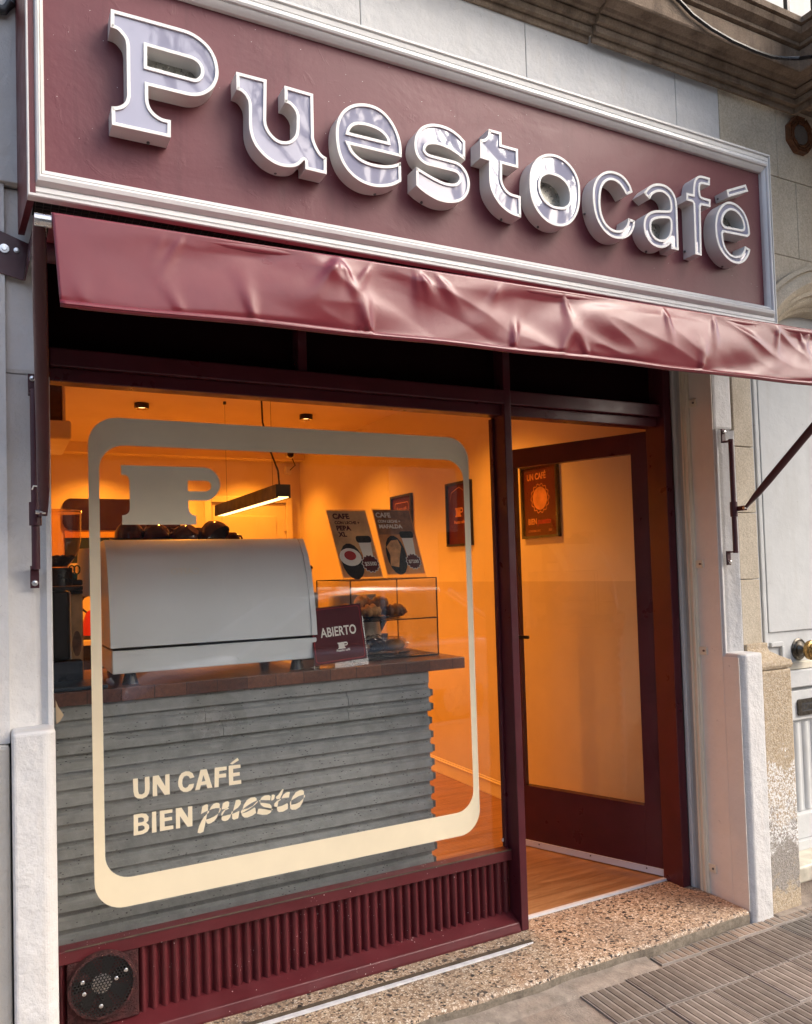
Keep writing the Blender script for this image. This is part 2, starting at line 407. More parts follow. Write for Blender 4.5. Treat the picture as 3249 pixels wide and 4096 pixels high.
def finish(name, me, mat, parent, smooth=False, bevel=0, seg=2, auto=None):
    bm = bmesh.new(); bm.from_mesh(me)
    if smooth or auto: bmesh.ops.remove_doubles(bm, verts=bm.verts, dist=1e-6)
    bmesh.ops.recalc_face_normals(bm, faces=bm.faces)
    if smooth:
        for f in bm.faces: f.smooth = True
        a = R_(auto or 40)
        for e in bm.edges:
            if len(e.link_faces) == 2 and e.calc_face_angle(0) > a: e.smooth = False
    bm.to_mesh(me); bm.free()
    me.materials.append(M[mat] if isinstance(mat, str) else mat)
    o = bpy.data.objects.new(name, me); COL.objects.link(o)
    if parent is not None:
        o.parent = parent; o.location = -wloc(parent)
    if bevel:
        b = o.modifiers.new('bevel', 'BEVEL'); b.width = bevel; b.segments = seg; b.limit_method = 'ANGLE'; b.angle_limit = R_(35)
    return o
def thing(name, loc, label, cat, group=None):
    o = bpy.data.objects.new(name, None); COL.objects.link(o); o.location = loc; o.empty_display_size = .05
    return tag(o, label, cat, group)
def tag(o, label, cat, group=None):
    o['label'] = label; o['category'] = cat
    if group: o['group'] = group
    return o
def struct(o): o['kind'] = 'structure'; return o
def base_of(o, x, y, z):                                # move a top-level mesh's origin to its base
    v = Vector((x, y, z)); o.data.transform(Matrix.Translation(-v)); o.location = v; return o

# ------------------------------------------------------------------ outlines
def smooth_loop(pts, sub=6):                            # pts (x, y[, corner]); Catmull-Rom between corners
    n = len(pts); out = []
    P = [Vector((p[0], p[1])) for p in pts]; C_ = [len(p) > 2 for p in pts]
    for i in range(n):
        a, b = P[i], P[(i + 1) % n]
        if C_[i] and C_[(i + 1) % n]:
            out.append(a); continue
        p0 = a * 2 - b if C_[i] else P[i - 1]
        p3 = b * 2 - a if C_[(i + 1) % n] else P[(i + 2) % n]
        for k in range(sub):
            t = k / sub; t2 = t * t; t3 = t2 * t
            out.append(.5 * ((2 * a) + (b - p0) * t + (2 * p0 - 5 * a + 4 * b - p3) * t2 + (3 * a - p0 - 3 * b + p3) * t3))
    return out
def area(l): return .5 * sum(l[i].x * l[(i + 1) % len(l)].y - l[(i + 1) % len(l)].x * l[i].y for i in range(len(l)))
def clean(l, eps=.0006):
    o = []
    for p in l:
        if not o or (p - o[-1]).length > eps: o.append(p)
    if (o[0] - o[-1]).length < eps: o.pop()
    return o
def offset_loop(l, d):                                  # positive d: to the left of the travel direction
    n = len(l); out = []
    for i in range(n):
        a = (l[i] - l[i - 1]).normalized(); b = (l[(i + 1) % n] - l[i]).normalized()
        na = Vector((-a.y, a.x)); nb = Vector((-b.y, b.x)); m = na + nb
        if m.length < 1e-4: m = na
        m.normalize(); c = max(.45, m.dot(na)); out.append(l[i] + m * (d / c))
    return out
def tess(loops):                                        # loops[0] outer, others holes -> verts, tris
    vs = [Vector((p.x, p.y, 0)) for l in loops for p in l]
    tri = geometry.tessellate_polygon([[Vector((p.x, p.y, 0)) for p in l] for l in loops])
    return vs, [tuple(t) for t in tri]
class Plane:                                            # 2D -> 3D
    def __init__(s, o, u, v): s.o, s.u, s.v = Vector(o), Vector(u), Vector(v); s.n = s.u.cross(s.v).normalized()
    def at(s, x, y, d=0): return s.o + s.u * x + s.v * y + s.n * d
FRONT = Plane((0, 0, 0), (1, 0, 0), (0, 0, 1))          # n = -Y
def flat(mb, loops, pl, d=0):
    vs, tr = tess(loops); mb.add([pl.at(p.x, p.y, d) for p in vs], tr); return mb
def slab(mb, loops, pl, d0, d1):                        # extruded outline
    vs, tr = tess(loops)
    mb.add([pl.at(p.x, p.y, d1) for p in vs], tr); mb.add([pl.at(p.x, p.y, d0) for p in vs], tr)
    for l in loops:
        n = len(l)
        mb.add([pl.at(p.x, p.y, d0) for p in l] + [pl.at(p.x, p.y, d1) for p in l], [(i, (i + 1) % n, n + (i + 1) % n, n + i) for i in range(n)])
    return mb
def rrect(x0, x1, y0, y1, r, k=7):
    out = []
    for cx, cy, a in ((x1 - r, y1 - r, 0), (x0 + r, y1 - r, 90), (x0 + r, y0 + r, 180), (x1 - r, y0 + r, 270)):
        for i in range(k + 1):
            t = R_(a + 90 * i / k); out.append(Vector((cx + r * math.cos(t), cy + r * math.sin(t))))
    return out
def rect(x0, x1, y0, y1): return [Vector((x0, y0)), Vector((x1, y0)), Vector((x1, y1)), Vector((x0, y1))]
def V2(pts): return [Vector(p[:2]) for p in pts]
def scallop(cx, cy, r, a, n=14, k=84):
    return [Vector((cx + (r + a * math.cos(n * 2 * math.pi * i / k)) * math.cos(2 * math.pi * i / k), cy + (r + a * math.cos(n * 2 * math.pi * i / k)) * math.sin(2 * math.pi * i / k))) for i in range(k)]
def text_tris(txt, size, bold=0.0, align='LEFT', sx=1.0, shear=0.0, space=1.0):
    cu = bpy.data.curves.new('t', 'FONT'); cu.body = txt; cu.size = size; cu.offset = bold; cu.align_x = align
    cu.resolution_u = 4; cu.shear = shear; cu.space_character = space
    ob = bpy.data.objects.new('t', cu); COL.objects.link(ob)
    dg = bpy.context.evaluated_depsgraph_get(); me = bpy.data.meshes.new_from_object(ob.evaluated_get(dg))
    vs = [(v.co.x * sx, v.co.y) for v in me.vertices]; fs = [tuple(p.vertices) for p in me.polygons]
    bpy.data.objects.remove(ob); bpy.data.curves.remove(cu); bpy.data.meshes.remove(me)
    return vs, fs
def text(mb, txt, size, pl, x, y, d=.0006, bold=0.0, align='LEFT', sx=1.0, shear=0.0, space=1.0):
    vs, fs = text_tris(txt, size, bold, align, sx, shear, space)
    mb.add([pl.at(x + a, y + b, d) for a, b in vs], fs); return mb

# ================================================================== ground
PZ = -.055                                             # pavement level (door threshold is z = 0)
def grid_plane(mb, x0, x1, y0, y1, z): return mb.add([(x0, y0, z), (x1, y0, z), (x1, y1, z), (x0, y1, z)], [(0, 1, 2, 3)])
ground = struct(grid_plane(MB(), -600, 600, -600, -4.06, -.215).build('street', 'asphalt'))
pave = struct(MB().box(-40, 40, -3.9, .3, -.3, PZ - .008).build('pavement', 'mortar'))
struct(MB().box(-40, 40, -4.06, -3.902, -.3, PZ).build('kerb', 'kerb', None, False, .015))
struct(MB().box(-40, 40, -13.0, -11.0, -.3, PZ).build('far_pavement', 'kerb'))
# ribbed 20 cm paving tiles, each one an object
random.seed(4)
def tile_mesh(w, d, ribs, name):
    mb = MB(); mb.box(0, w, 0, d, -.02, -.0012)
    p = w / ribs
    for i in range(ribs):
        a, b = i * p + .0045, (i + 1) * p - .0045
        mb.add([(a, .003, -.0012), (b, .003, -.0012), (b, d - .003, -.0012), (a, d - .003, -.0012), (a + .0018, .005, .0010), (b - .0018, .005, .0010), (b - .0018, d - .005, .0010), (a + .0018, d - .005, .0010)],
               [(4, 5, 6, 7), (0, 1, 5, 4), (1, 2, 6, 5), (2, 3, 7, 6), (3, 0, 4, 7)])
    me = bpy.data.meshes.new(name); me.from_pydata(mb.v, [], mb.f); me.update()
    for i, p_ in enumerate(me.polygons): p_.material_index = 1 if i < 6 else 0
    return me
tm = tile_mesh(.1975, .1975, 6, 'paving_tile'); tm.materials.append(M['paving']); tm.materials.append(M['paving_groove'])
tmb = tile_mesh(.1975, .062, 6, 'border_tile'); tmb.materials.append(M['paving_pink']); tmb.materials.append(M['paving_groove'])
for r in range(9):
    for k in range(22):
        x = .34 + .2045 * k - .006 * r; y = -.478 - .2045 * (r + 1)
        if r == 0 and x < 1.62: continue                # cement strip along the step here
        o = bpy.data.objects.new('paving_tile', tm); COL.objects.link(o); o.parent = pave
        o.location = (x + random.uniform(-.002, .002), y + random.uniform(-.002, .002), PZ + random.uniform(-.0015, .0015))
        o.rotation_euler = (random.uniform(-.004, .004), random.uniform(-.004, .004), -.03 + random.uniform(-.006, .006))
for k in range(9):
    o = bpy.data.objects.new('border_tile', tmb); COL.objects.link(o); o.parent = pave
    o.location = (2.17 + .2045 * k, -.474 + random.uniform(-.003, .003), PZ + .001); o.rotation_euler = (0, 0, -.03)
# cement fillet against the step
mb = MB(); pr = [(-.40, PZ - .01), (-.40, PZ + .012), (-.43, PZ + .006), (-.475, PZ + .002), (-.49, PZ - .01)]
mb.prism([(0, y, z) for y, z in pr], (-.5, 0, 0), (2.15, 0, 0)); mb.build('cement_strip', 'mortar', pave, True)
# terrazzo step
step = thing('door_step', (1.4, -.2, PZ), 'worn speckled terrazzo step running under the maroon shopfront', 'step')
mb = MB(); pr = [(.0, -.06), (.0, -.004), (-.06, -.002), (-.394, -.005), (-.403, -.008), (-.408, -.014), (-.409, -.020)]
xs = [-.4 + .04 * i for i in range(79)]
vs, fs = [], []
for i, x in enumerate(xs):
    j = .004 * math.sin(x * 9.1) + .003 * math.sin(x * 23 + 1)
    for k, (y, z) in enumerate(pr): vs.append((x, y - (j if k >= 3 else 0), z - (abs(j) * .6 if k in (3, 4) else 0)))
m = len(pr)
for i in range(len(xs) - 1):
    for k in range(m - 1): fs.append((i * m + k, i * m + k + 1, (i + 1) * m + k + 1, (i + 1) * m + k))
mb.add(vs, fs); mb.build('tread', 'terrazzo', step, True)
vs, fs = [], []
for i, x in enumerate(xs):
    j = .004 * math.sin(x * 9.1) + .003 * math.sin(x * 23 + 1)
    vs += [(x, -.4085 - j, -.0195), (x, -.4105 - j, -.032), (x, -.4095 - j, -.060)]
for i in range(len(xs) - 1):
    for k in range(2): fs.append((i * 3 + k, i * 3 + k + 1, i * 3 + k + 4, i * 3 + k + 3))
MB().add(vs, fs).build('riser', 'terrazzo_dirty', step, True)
MB().box(1.87, 2.70, -.012, .004, -.004, .006).build('threshold_strip', 'alu_clean', step)
MB().box(-.1, 1.80, -.188, -.170, -.004, .006).build('gutter_channel', 'dirt', step)
MB().add([(-.1, -.204, -.002), (1.70, -.204, -.002), (1.80, -.190, -.002), (1.70, -.187, -.002), (-.1, -.187, -.002),
          (-.1, -.204, .004), (1.70, -.204, .004), (1.80, -.190, .004), (1.70, -.187, .004), (-.1, -.187, .004)],
         [(5, 6, 7, 8, 9), (0, 1, 6, 5), (1, 2, 7, 6), (2, 3, 8, 7), (3, 4, 9, 8), (4, 0, 5, 9)]).build('metal_strip', 'alu_white', step)

# ================================================================== building front
bld = thing('cafe_building', (1.4, -.3, PZ), 'old plastered cafe building with painted pilasters and weathered brown cornice', 'building')
YW = -.36
def part(name, mat, x0, x1, y0, y1, z0, z1, bevel=.004, parent=bld):
    return MB().box(x0, x1, y0, y1, z0, z1).build(name, mat, parent, False, bevel)
# upper painted wall in courses (blocks with fine joints)
for x0, x1 in ((-.30, .42), (.422, 1.105), (1.107, 1.785), (1.787, 2.555), (2.557, 2.812)):
    part('wall_block', 'grey_plaster', x0, x1, YW, .06, 2.50, 3.50, .003)
part('lintel', 'dark_transom', .03, 2.84, -.30, .06, 2.42, 2.498, 0)
for x0, x1, z0, z1 in ((2.814, 3.180, 3.160, 3.50), (3.183, 3.75, 3.160, 3.50), (3.753, 4.6, 3.16, 3.5), (2.814, 3.30, 2.80, 3.157), (3.303, 3.9, 2.80, 3.157), (3.903, 4.6, 2.80, 3.157)):
    part('stone_block', 'stone', x0, x1, YW - .001, .06, z0, z1, .003)
# spandrel round the neighbour's arch
AX, AZ = 3.55, 2.05
def arc(r, a0, a1, k): return [(AX + r * math.cos(R_(a0 + (a1 - a0) * i / k)), AZ + r * math.sin(R_(a0 + (a1 - a0) * i / k))) for i in range(k + 1)]
lp = [Vector((2.848, 2.362))] + [Vector(p) for p in arc(.62, 149.8, 30.2, 24)] + [Vector((4.6, 2.362)), Vector((4.6, 2.797)), Vector((2.848, 2.797))]
part('stone_block', 'stone', 2.814, 2.846, YW - .001, .06, 2.502, 2.797, .003)
slab(MB(), [lp], FRONT, .16, .361).build('spandrel', 'stone', bld)
def archring(name, mat, prof, k=30):                   # prof: (radius, y) cross-section
    mb = MB(); vs, fs = [], []; m = len(prof)
    for i in range(k + 1):
        t = R_(156 - 132 * i / k)
        for r, y in prof: vs.append((AX + r * math.cos(t), y, AZ + r * math.sin(t)))
    for i in range(k):
        for j in range(m - 1): fs.append((i * m + j, i * m + j + 1, (i + 1) * m + j + 1, (i + 1) * m + j))
    return mb.add(vs, fs).build(name, mat, bld, True)
archring('archivolt', 'stone', [(.745, -.362), (.745, -.385), (.725, -.39), (.722, -.375), (.70, -.395), (.67, -.40), (.645, -.385), (.635, -.365), (.618, -.36), (.612, -.30)])
archring('arch_reveal', 'stone', [(.622, -.33), (.60, -.335), (.585, -.32), (.575, -.28), (.56, -.27), (.552, -.20)])
# left flank wall, pilasters, plinths
part('flank_wall', 'white_plaster', -1.4, .034, YW + .012, .06, 1.0, 2.498, .0)
part('flank_wall', 'white_plaster', -1.4, -.302, YW, .06, 2.5, 3.5, .0)
part('flank_base', 'cream_plaster', -1.4, .033, -.365, .06, PZ - .1, .998, .01)
def shaft(xa, s):                                      # moulded pilaster shaft, s = +1 grows to +X from xa
    pr = [(0, .0), (0, -.330), (.004, -.336), (.014, -.336), (.020, -.322), (.030, -.316), (.040, -.324), (.046, -.328), (.098, -.328), (.106, -.336), (.114, -.336), (.118, -.330), (.118, .0)]
    mb = MB(); P = [(xa + s * a, b, 0) for a, b in pr]
    if s < 0: P = P[::-1]
    return mb.prism(P, (0, 0, 1.0), (0, 0, 1.985)).build('pilaster_shaft', 'white_plaster', bld, True, 0, 2, 50)
shaft(.142, -1); shaft(2.732, 1)
for x0, x1 in ((.026, .141), (2.733, 2.846)): part('pilaster_block', 'white_plaster', x0, x1, -.330, .0, 1.987, 2.499, .012)
for x0, x1 in ((.037, .141), (2.733, 2.852)):
    mb = MB(); P = [(x0, .05), (x0, -.418), (x0 + .008, -.424), (x1 - .008, -.424), (x1, -.418), (x1, .05)]
    if x0 < 1: P = [(x0, .05), (x0, -.424), (x1 - .022, -.424), (x1, -.402), (x1, .05)]
    else: P = [(x0, .05), (x0, -.404), (x0 + .018, -.424), (x1, -.424), (x1, .05)]
    zt = 1.036
    mb.prism([(a, b, 0) for a, b in P], (0, 0, PZ - .03), (0, 0, zt)).build('plinth', 'white_plaster', bld, False, .010, 3)
# beige door jamb, shutter guide
part('jamb', 'jamb_plaster', 2.7285, 2.7325, -.325, -.205, -.012, 2.44, .001)
part('jamb', 'jamb_plaster', 2.7285, 2.7325, -.405, -.326, -.012, 1.02, .001)
gr = part('guide_rail', 'cream_paint', 2.716, 2.740, -.205, -.160, -.01, 2.44, .003)
part('guide_lip', 'cream_paint', 2.709, 2.716, -.176, -.168, .0, 2.44, .002, gr)
part('guide_lip', 'cream_paint', 2.709, 2.716, -.199, -.192, .0, 2.44, .002, gr)
part('guide_groove', 'print_grey', 2.730, 2.739, -.160, -.132, -.01, 2.44, 0, gr)
part('edge_strip', 'white_paint', 2.713, 2.739, -.132, -.112, -.01, 2.44, .004, gr)
for z in (2.10, 1.395, 1.02, .09):
    b = part('guide_clip', 'cream_paint', 2.722, 2.7285, -.245, -.204, z, z + .035, .002, gr)
    MB().lathe([(.0045, 0), (.0045, .004)], 10, Matrix.Translation((2.722, -.232, z + .018)) @ Matrix.Rotation(R_(-90), 4, 'Y')).build('rivet', 'dark_steel', gr)
# neighbour's stone pier in blocks and its rough plinth
for z0, z1 in ((1.045, 1.338), (1.341, 1.628), (1.631, 1.917), (1.920, 2.36)):
    part('stone_block', 'stone', 2.853, 2.972, -.330, -.10, z0, z1, .004)
part('pier_plinth', 'plinth_stone', 2.853, 3.045, -.412, -.10, PZ - .03, .955, .010)
P, fs = [], []
for z, x1, y0 in ((.957, 3.045, -.412), (.972, 3.050, -.418), (.990, 3.046, -.414), (1.004, 3.020, -.385), (1.026, 2.990, -.352), (1.040, 2.986, -.346), (1.062, 2.986, -.346)):
    P += [(2.854, -.10, z), (2.854, y0, z), (x1, y0, z), (x1, -.10, z)]
for i in range(6):
    for k in range(4): fs.append((i * 4 + k, i * 4 + (k + 1) % 4, i * 4 + 4 + (k + 1) % 4, i * 4 + 4 + k))
fs += [(0, 1, 2, 3), (24, 25, 26, 27)]
MB().add(P, fs).build('plinth_cap', 'plinth_stone', bld, False, .003)
part('pavement_edge', 'mortar', 2.86, 4.6, -.44, -.2, PZ - .05, PZ + .006, .004)
MB().box(3.05, 4.6, -.375, -.10, .012, .085).build('marble_step', 'marble', bld, False, .012, 3)
part('step_riser', 'mortar', 3.06, 4.6, -.355, -.10, PZ - .03, .010, .0)
part('step_riser', 'door_white', 3.047, 4.6, -.25, -.10, .087, .125, .0)
part('far_pier', 'stone', 4.13, 4.6, -.33, -.10, PZ, 2.2, .004)
# cornice: profile (outward, z), two runs along X with a break, then a return along -Y
PROF = [(0, 3.462), (.010, 3.462), (.012, 3.488), (.034, 3.486), (.034, 3.510), (.028, 3.516), (.050, 3.518), (.058, 3.538), (.050, 3.546), (.074, 3.546), (.082, 3.556), (.120, 3.562), (.138, 3.550), (.142, 3.556), (.142, 3.640), (.134, 3.648), (.152, 3.652), (.154, 3.664), (.150, 3.668), (.180, 3.684), (.190, 3.706), (.184, 3.712), (.198, 3.716), (.198, 3.742), (.05, 3.755)]
def cornice_run(paths, name):
    mb = MB(); m = len(PROF); nP = len(paths[0]); vs, fs = [], []
    for j in range(nP):
        for i in range(m): vs.append(paths[i][j])
    for j in range(nP - 1):
        for i in range(m - 1): fs.append((j * m + i, j * m + i + 1, (j + 1) * m + i + 1, (j + 1) * m + i))
    fs.append(tuple(range(m))); fs.append(tuple((nP - 1) * m + i for i in range(m)))
    return mb.add(vs, fs).build(name, 'cornice_stone', bld, True, 0, 2, 25)
XB, XC = 2.085, 3.285
cornice_run([[(-1.4, YW - o, z), (XB, YW - o, z)] for o, z in PROF], 'cornice')
cornice_run([[(XB + .001, YW - o - .020, z - .004), (XC - o, YW - o - .020, z - .004), (XC - o, -2.2, z - .004)] for o, z in PROF], 'cornice')
part('balcony_slab', 'cornice_stone', XC - .01, 4.8, -2.2, YW + .02, 3.505, 3.735, .0)
part('upper_storey', 'stone', -1.4, 3.06, YW + .03, .06, 3.74, 4.9, .0)
part('upper_storey', 'door_white', 3.064, 4.8, YW + .08, .06, 3.74, 4.9, .0)
rl = thing('balcony_railing', (3.23, -.9, 3.742), 'black iron balcony railing standing on the cornice ledge', 'railing')
MB().tube([(3.20, -.36, 3.80), (3.20, -2.1, 3.80)], .012, 8).build('bottom_rail', 'rail_black', rl, True)
MB().tube([(3.20, -.36, 4.6), (3.20, -2.1, 4.6)], .018, 8).build('top_rail', 'rail_black', rl, True)
for i in range(10): MB().box(3.190, 3.210, -.44 - .13 * i, -.42 - .13 * i, 3.738, 4.6).build('baluster', 'rail_black', rl, False, .003)
cb = MB().tube([on_y(2600, -110, -.535), on_y(2715, 0, -.535), on_y(2770, 58, -.535), on_y(2842, 112, -.535), on_y(2930, 163, -.54), on_y(3026, 206, -.545), on_y(3090, 227, -.56), on_y(3140, 233, -.58), on_y(3200, 233, -.62), on_y(3260, 224, -.70), on_y(3330, 200, -.8)], .0075, 8).build('cable', 'black_plastic', None, True)
tag(cb, 'black electrical cable sagging across the brown cornice', 'cable')
# octagonal wall ornament with a round mirror
bg_ = thing('octagonal_mirror', (3.335, YW, 3.30), 'small octagonal brown wooden frame with a round mirror high on the stone wall', 'mirror')
bc = Vector((3.328, YW, 3.378))
def octo(r): return [Vector((bc.x + r * math.cos(R_(22.5 + 45 * i)), bc.z + r * math.sin(R_(22.5 + 45 * i)))) for i in range(8)]
slab(MB(), [octo(.090)], FRONT, -YW, -YW + .018).build('frame', 'wood_octagon', bg_, False, .002)
for r0, r1 in ((.084, .090), (.070, .075), (.058, .063)):
    for i in range(8):
        a, b = octo(r1)[i], octo(r1)[(i + 1) % 8]; c, d = octo(r0)[i], octo(r0)[(i + 1) % 8]
        e = .1
        q = [a.lerp(b, e), a.lerp(b, 1 - e), c.lerp(d, 1 - e), c.lerp(d, e)]
        slab(MB(), [q], FRONT, -YW + .018, -YW + .026).build('fret_bar', 'wood_octagon', bg_)
ci = [Vector((bc.x + .046 * math.cos(t * .2618), bc.z + .046 * math.sin(t * .2618))) for t in range(24)]
slab(MB(), [ci], FRONT, -YW + .018, -YW + .022).build('mirror_disc', 'mirror', bg_)
# conduit at the top left corner
pc = tag(MB().tube([(-.12, -.375, 2.955), (.0, -.375, 2.958), (.040, -.375, 2.962), (.056, -.375, 2.985), (.060, -.375, 3.03), (.060, -.375, 3.5)], .012, 10).build('conduit', 'pipe_dark', None, True), 'dark bent electrical conduit on the wall beside the maroon sign', 'pipe')

# ================================================================== neighbour's white door
nd = thing('house_door', (3.55, -.2, .125), 'white painted wooden house door with brass knob and dark letter slot', 'door')
YD = -.20
def dp(name, mat, x0, x1, d0, d1, z0, z1, bevel=.002): return MB().box(x0, x1, YD - d1, YD - d0, z0, z1).build(name, mat, nd, False, bevel)
dp('leaf', 'door_white', 2.98, 4.12, -.05, 0, .125, 2.62, 0)
for a, d in ((.0, .030), (.028, .022), (.052, .014), (.074, .022), (.094, .010)):      # stepped moulding beside the long panel
    dp('panel_moulding', 'door_white', 3.052 + a, 3.052 + a + .020, .001, d, 1.02, 2.45, .004)
dp('raised_panel', 'door_white', 3.175, 3.98, .001, .008, 1.085, 2.45, .004)
dp('moulding_return', 'door_white', 3.178, 3.262, .001, .016, 1.018, 1.040, .004)
dp('moulding_return', 'door_white', 3.250, 3.268, .001, .016, .945, 1.018, .004)
dp('middle_rail', 'marble', 3.052, 4.10, .001, .022, .905, .940, .004)
dp('middle_rail', 'door_white', 3.052, 4.10, .001, .032, .822, .902, .006)
dp('slot_rail', 'door_white', 3.052, 4.10, .001, .020, .668, .806, .004)
for i in range(13): MB().lathe([(.026, .25), (.026, .655)], 14, Matrix.Translation((3.09 + .062 * i, YD + .014, 0))).build('flute', 'door_white', nd, True)
dp('bottom_rail', 'door_white', 3.052, 4.10, .001, .030, .127, .240, .004)
RX = Matrix.Rotation(R_(90), 4, 'X')
MB().lathe([(.052, 0), (.052, .004), (.046, .008), (.040, .007), (.036, .012), (.028, .014), (.020, .022), (.014, .03), (.014, .05)], 28, Matrix.Translation((3.383, YD - .001, .995)) @ RX).build('knob_rose', 'bronze', nd, True, 0, 2, 25)
MB().lathe([(.014, .04), (.030, .044), (.044, .055), (.047, .066), (.045, .076), (.036, .080), (.034, .084), (.022, .086), (.020, .082), (.010, .086)], 28, Matrix.Translation((3.383, YD - .001, .995)) @ RX).build('knob', 'brass', nd, True, 0, 2, 25)
sl_ = slab(MB(), [rrect(3.325, 3.585, .690, .765, .014), rrect(3.350, 3.560, .708, .748, .004)], FRONT, -YD + .021, -YD + .030).build('letter_slot_frame', 'bronze', nd, False, .002)
MB().box(3.346, 3.564, YD - .026, YD - .021, .704, .752).build('letter_slot_flap', 'pipe_dark', nd)
pl = Plane((3.362, YD - .0265, .716), (1, 0, 0), (0, 0, 1))
text(MB(), 'CARTAS', .032, pl, 0, 0, .001, .001, sx=1.05).build('lettering', 'bronze', nd)

# ================================================================== sign
sign = thing('shop_sign', (1.43, YW, 2.36), 'long maroon plastered signboard framed by white moulding with raised white letters', 'sign')
YB, YF, YL = -.590, -.620, -.647
SX0, SX1, SZ0, SZ1 = .0820, 2.789, 2.357, 3.052
MB().box(SX0 + .02, SX1 - .02, YB, YB + .03, SZ0 + .02, SZ1 - .02).build('board', 'sign_board', sign)
MB().box(SX0 + .004, SX1 - .004, YB + .031, YW - .001, SZ1 - .04, SZ1 - .012).build('top_cap', 'grey_plaster', sign)
MB().add([(SX0 + .002, YF + .004, SZ0 + .004), (SX0 + .002, YF + .004, SZ1 - .004), (.067, YW - .001, SZ1 - .004), (.067, YW - .001, SZ0 + .002), (SX0 + .018, YF + .004, SZ0 + .004), (SX0 + .018, YF + .004, SZ1 - .004), (.083, YW - .001, SZ1 - .004), (.083, YW - .001, SZ0 + .002)],
         [(0, 1, 2, 3), (7, 6, 5, 4), (0, 4, 5, 1), (1, 5, 6, 2), (2, 6, 7, 3), (3, 7, 4, 0)]).build('side_panel', 'maroon', sign)
MB().box(SX1 - .02, SX1 - .003, YB + .001, YW - .001, SZ0 + .004, SZ1 - .042).build('side_panel', 'maroon', sign)
# rear of the soffit is open, closed by a wire mesh
MB().box(SX0 + .02, SX1 - .02, YB + .034, YW - .004, SZ0 + .06, SZ0 + .065).build('soffit', 'black_matt', sign)
mb = MB()
for i in range(int((SX1 - SX0) / .018)): mb.box(SX0 + .02 + .018 * i, SX0 + .0212 + .018 * i, YB - .004, YW - .05, SZ0 + .012, SZ0 + .0135)
for j in range(13): mb.box(SX0 + .02, SX1 - .02, YB - .002 + .018 * j, YB - .0005 + .018 * j, SZ0 + .0138, SZ0 + .015)
mb.build('wire_mesh', 'wire', sign)['kind'] = 'stuff'
# white mouldings, mitred: (across from outer edge, proud of board)
PH = [(0, .0), (0, .024), (.003, .027), (.009, .027), (.011, .020), (.014, .020), (.016, .0235), (.028, .0215), (.031, .017), (.034, .024), (.042, .032), (.052, .034), (.058, .031), (.060, .024), (.063, .026), (.070, .022), (.078, .012), (.078, .0)]
def mould(a, b, c, d, wscale, w2):                      # a->b outer edge (x,z), c,d inner corner directions
    vs, fs = [], []; m = len(PH)
    for (p, q) in ((a, c), (b, d)):
        for t, h in PH:
            f = t / .078; vs.append((p[0] + (q[0] - p[0]) * f, YB - h, p[1] + (q[1] - p[1]) * f))
    for i in range(m - 1): fs.append((i, i + 1, m + i + 1, m + i))
    fs.append(tuple(range(m))); fs.append(tuple(range(m, 2 * m)))
    return MB().add(vs, fs).build('moulding', 'white_paint', sign, True, 0, 2, 22)
WS, WB = .040, .076
o = [(SX0, SZ0), (SX1, SZ0), (SX1, SZ1), (SX0, SZ1)]; i_ = [(SX0 + WS, SZ0 + WB), (SX1 - WS, SZ0 + WB), (SX1 - WS, SZ1 - WB), (SX0 + WS, SZ1 - WB)]
for k in range(4): mould(o[k], o[(k + 1) % 4], i_[k], i_[(k + 1) % 4], 1, 1)

# channel letters, outlines measured on the photograph and set on the letters' own front plane
def LT(ox, oy, s, pts): return [(ox + p[0] * s, oy + p[1] * s) + tuple(p[2:]) for p in pts]
k_ = 1
LET = {}
LET['P'] = [LT(400, 0, .2924, [(148, 122, 1), (1100, 388, 1), (1225, 430), (1360, 510), (1490, 630), (1580, 780), (1620, 950), (1612, 1080), (1560, 1190), (1470, 1270), (1360, 1310), (1250, 1312), (1160, 1295, 1), (660, 1172, 1), (660, 1330, 1), (668, 1410), (700, 1490), (760, 1560), (840, 1612), (900, 1632, 1), (970, 1645, 1), (968, 1882, 1), (163, 1705, 1), (157, 1455, 1), (235, 1455), (300, 1432), (350, 1385), (372, 1310, 1), (362, 620, 1), (345, 540), (300, 470), (235, 405), (145, 368, 1)]),
            LT(400, 0, .2924, [(645, 632, 1), (1255, 805, 1), (1320, 845), (1365, 900), (1383, 970), (1370, 1030), (1330, 1070), (1290, 1077), (1250, 1068, 1), (645, 905, 1)])]
LET['u'] = [LT(900, 260, .2573, [(175, 105, 1), (648, 230, 1), (640, 860, 1), (652, 940), (700, 1040), (780, 1130), (860, 1175), (940, 1186), (1010, 1170), (1070, 1120), (1105, 1050), (1115, 960, 1), (1115, 780, 1), (1090, 710), (1040, 640), (990, 600), (930, 583, 1), (925, 320, 1), (1370, 450, 1), (1382, 1130, 1), (1400, 1200), (1450, 1310), (1510, 1395), (1580, 1440, 1), (1580, 1698, 1), (1250, 1618, 1), (1247, 1500, 1), (1232, 1480), (1213, 1492), (1160, 1545), (1090, 1580), (1000, 1588), (890, 1575), (780, 1535), (660, 1460), (560, 1365), (470, 1250), (410, 1120), (380, 1000), (373, 900, 1), (372, 640, 1), (360, 560), (320, 480), (260, 415), (180, 380, 1)])]
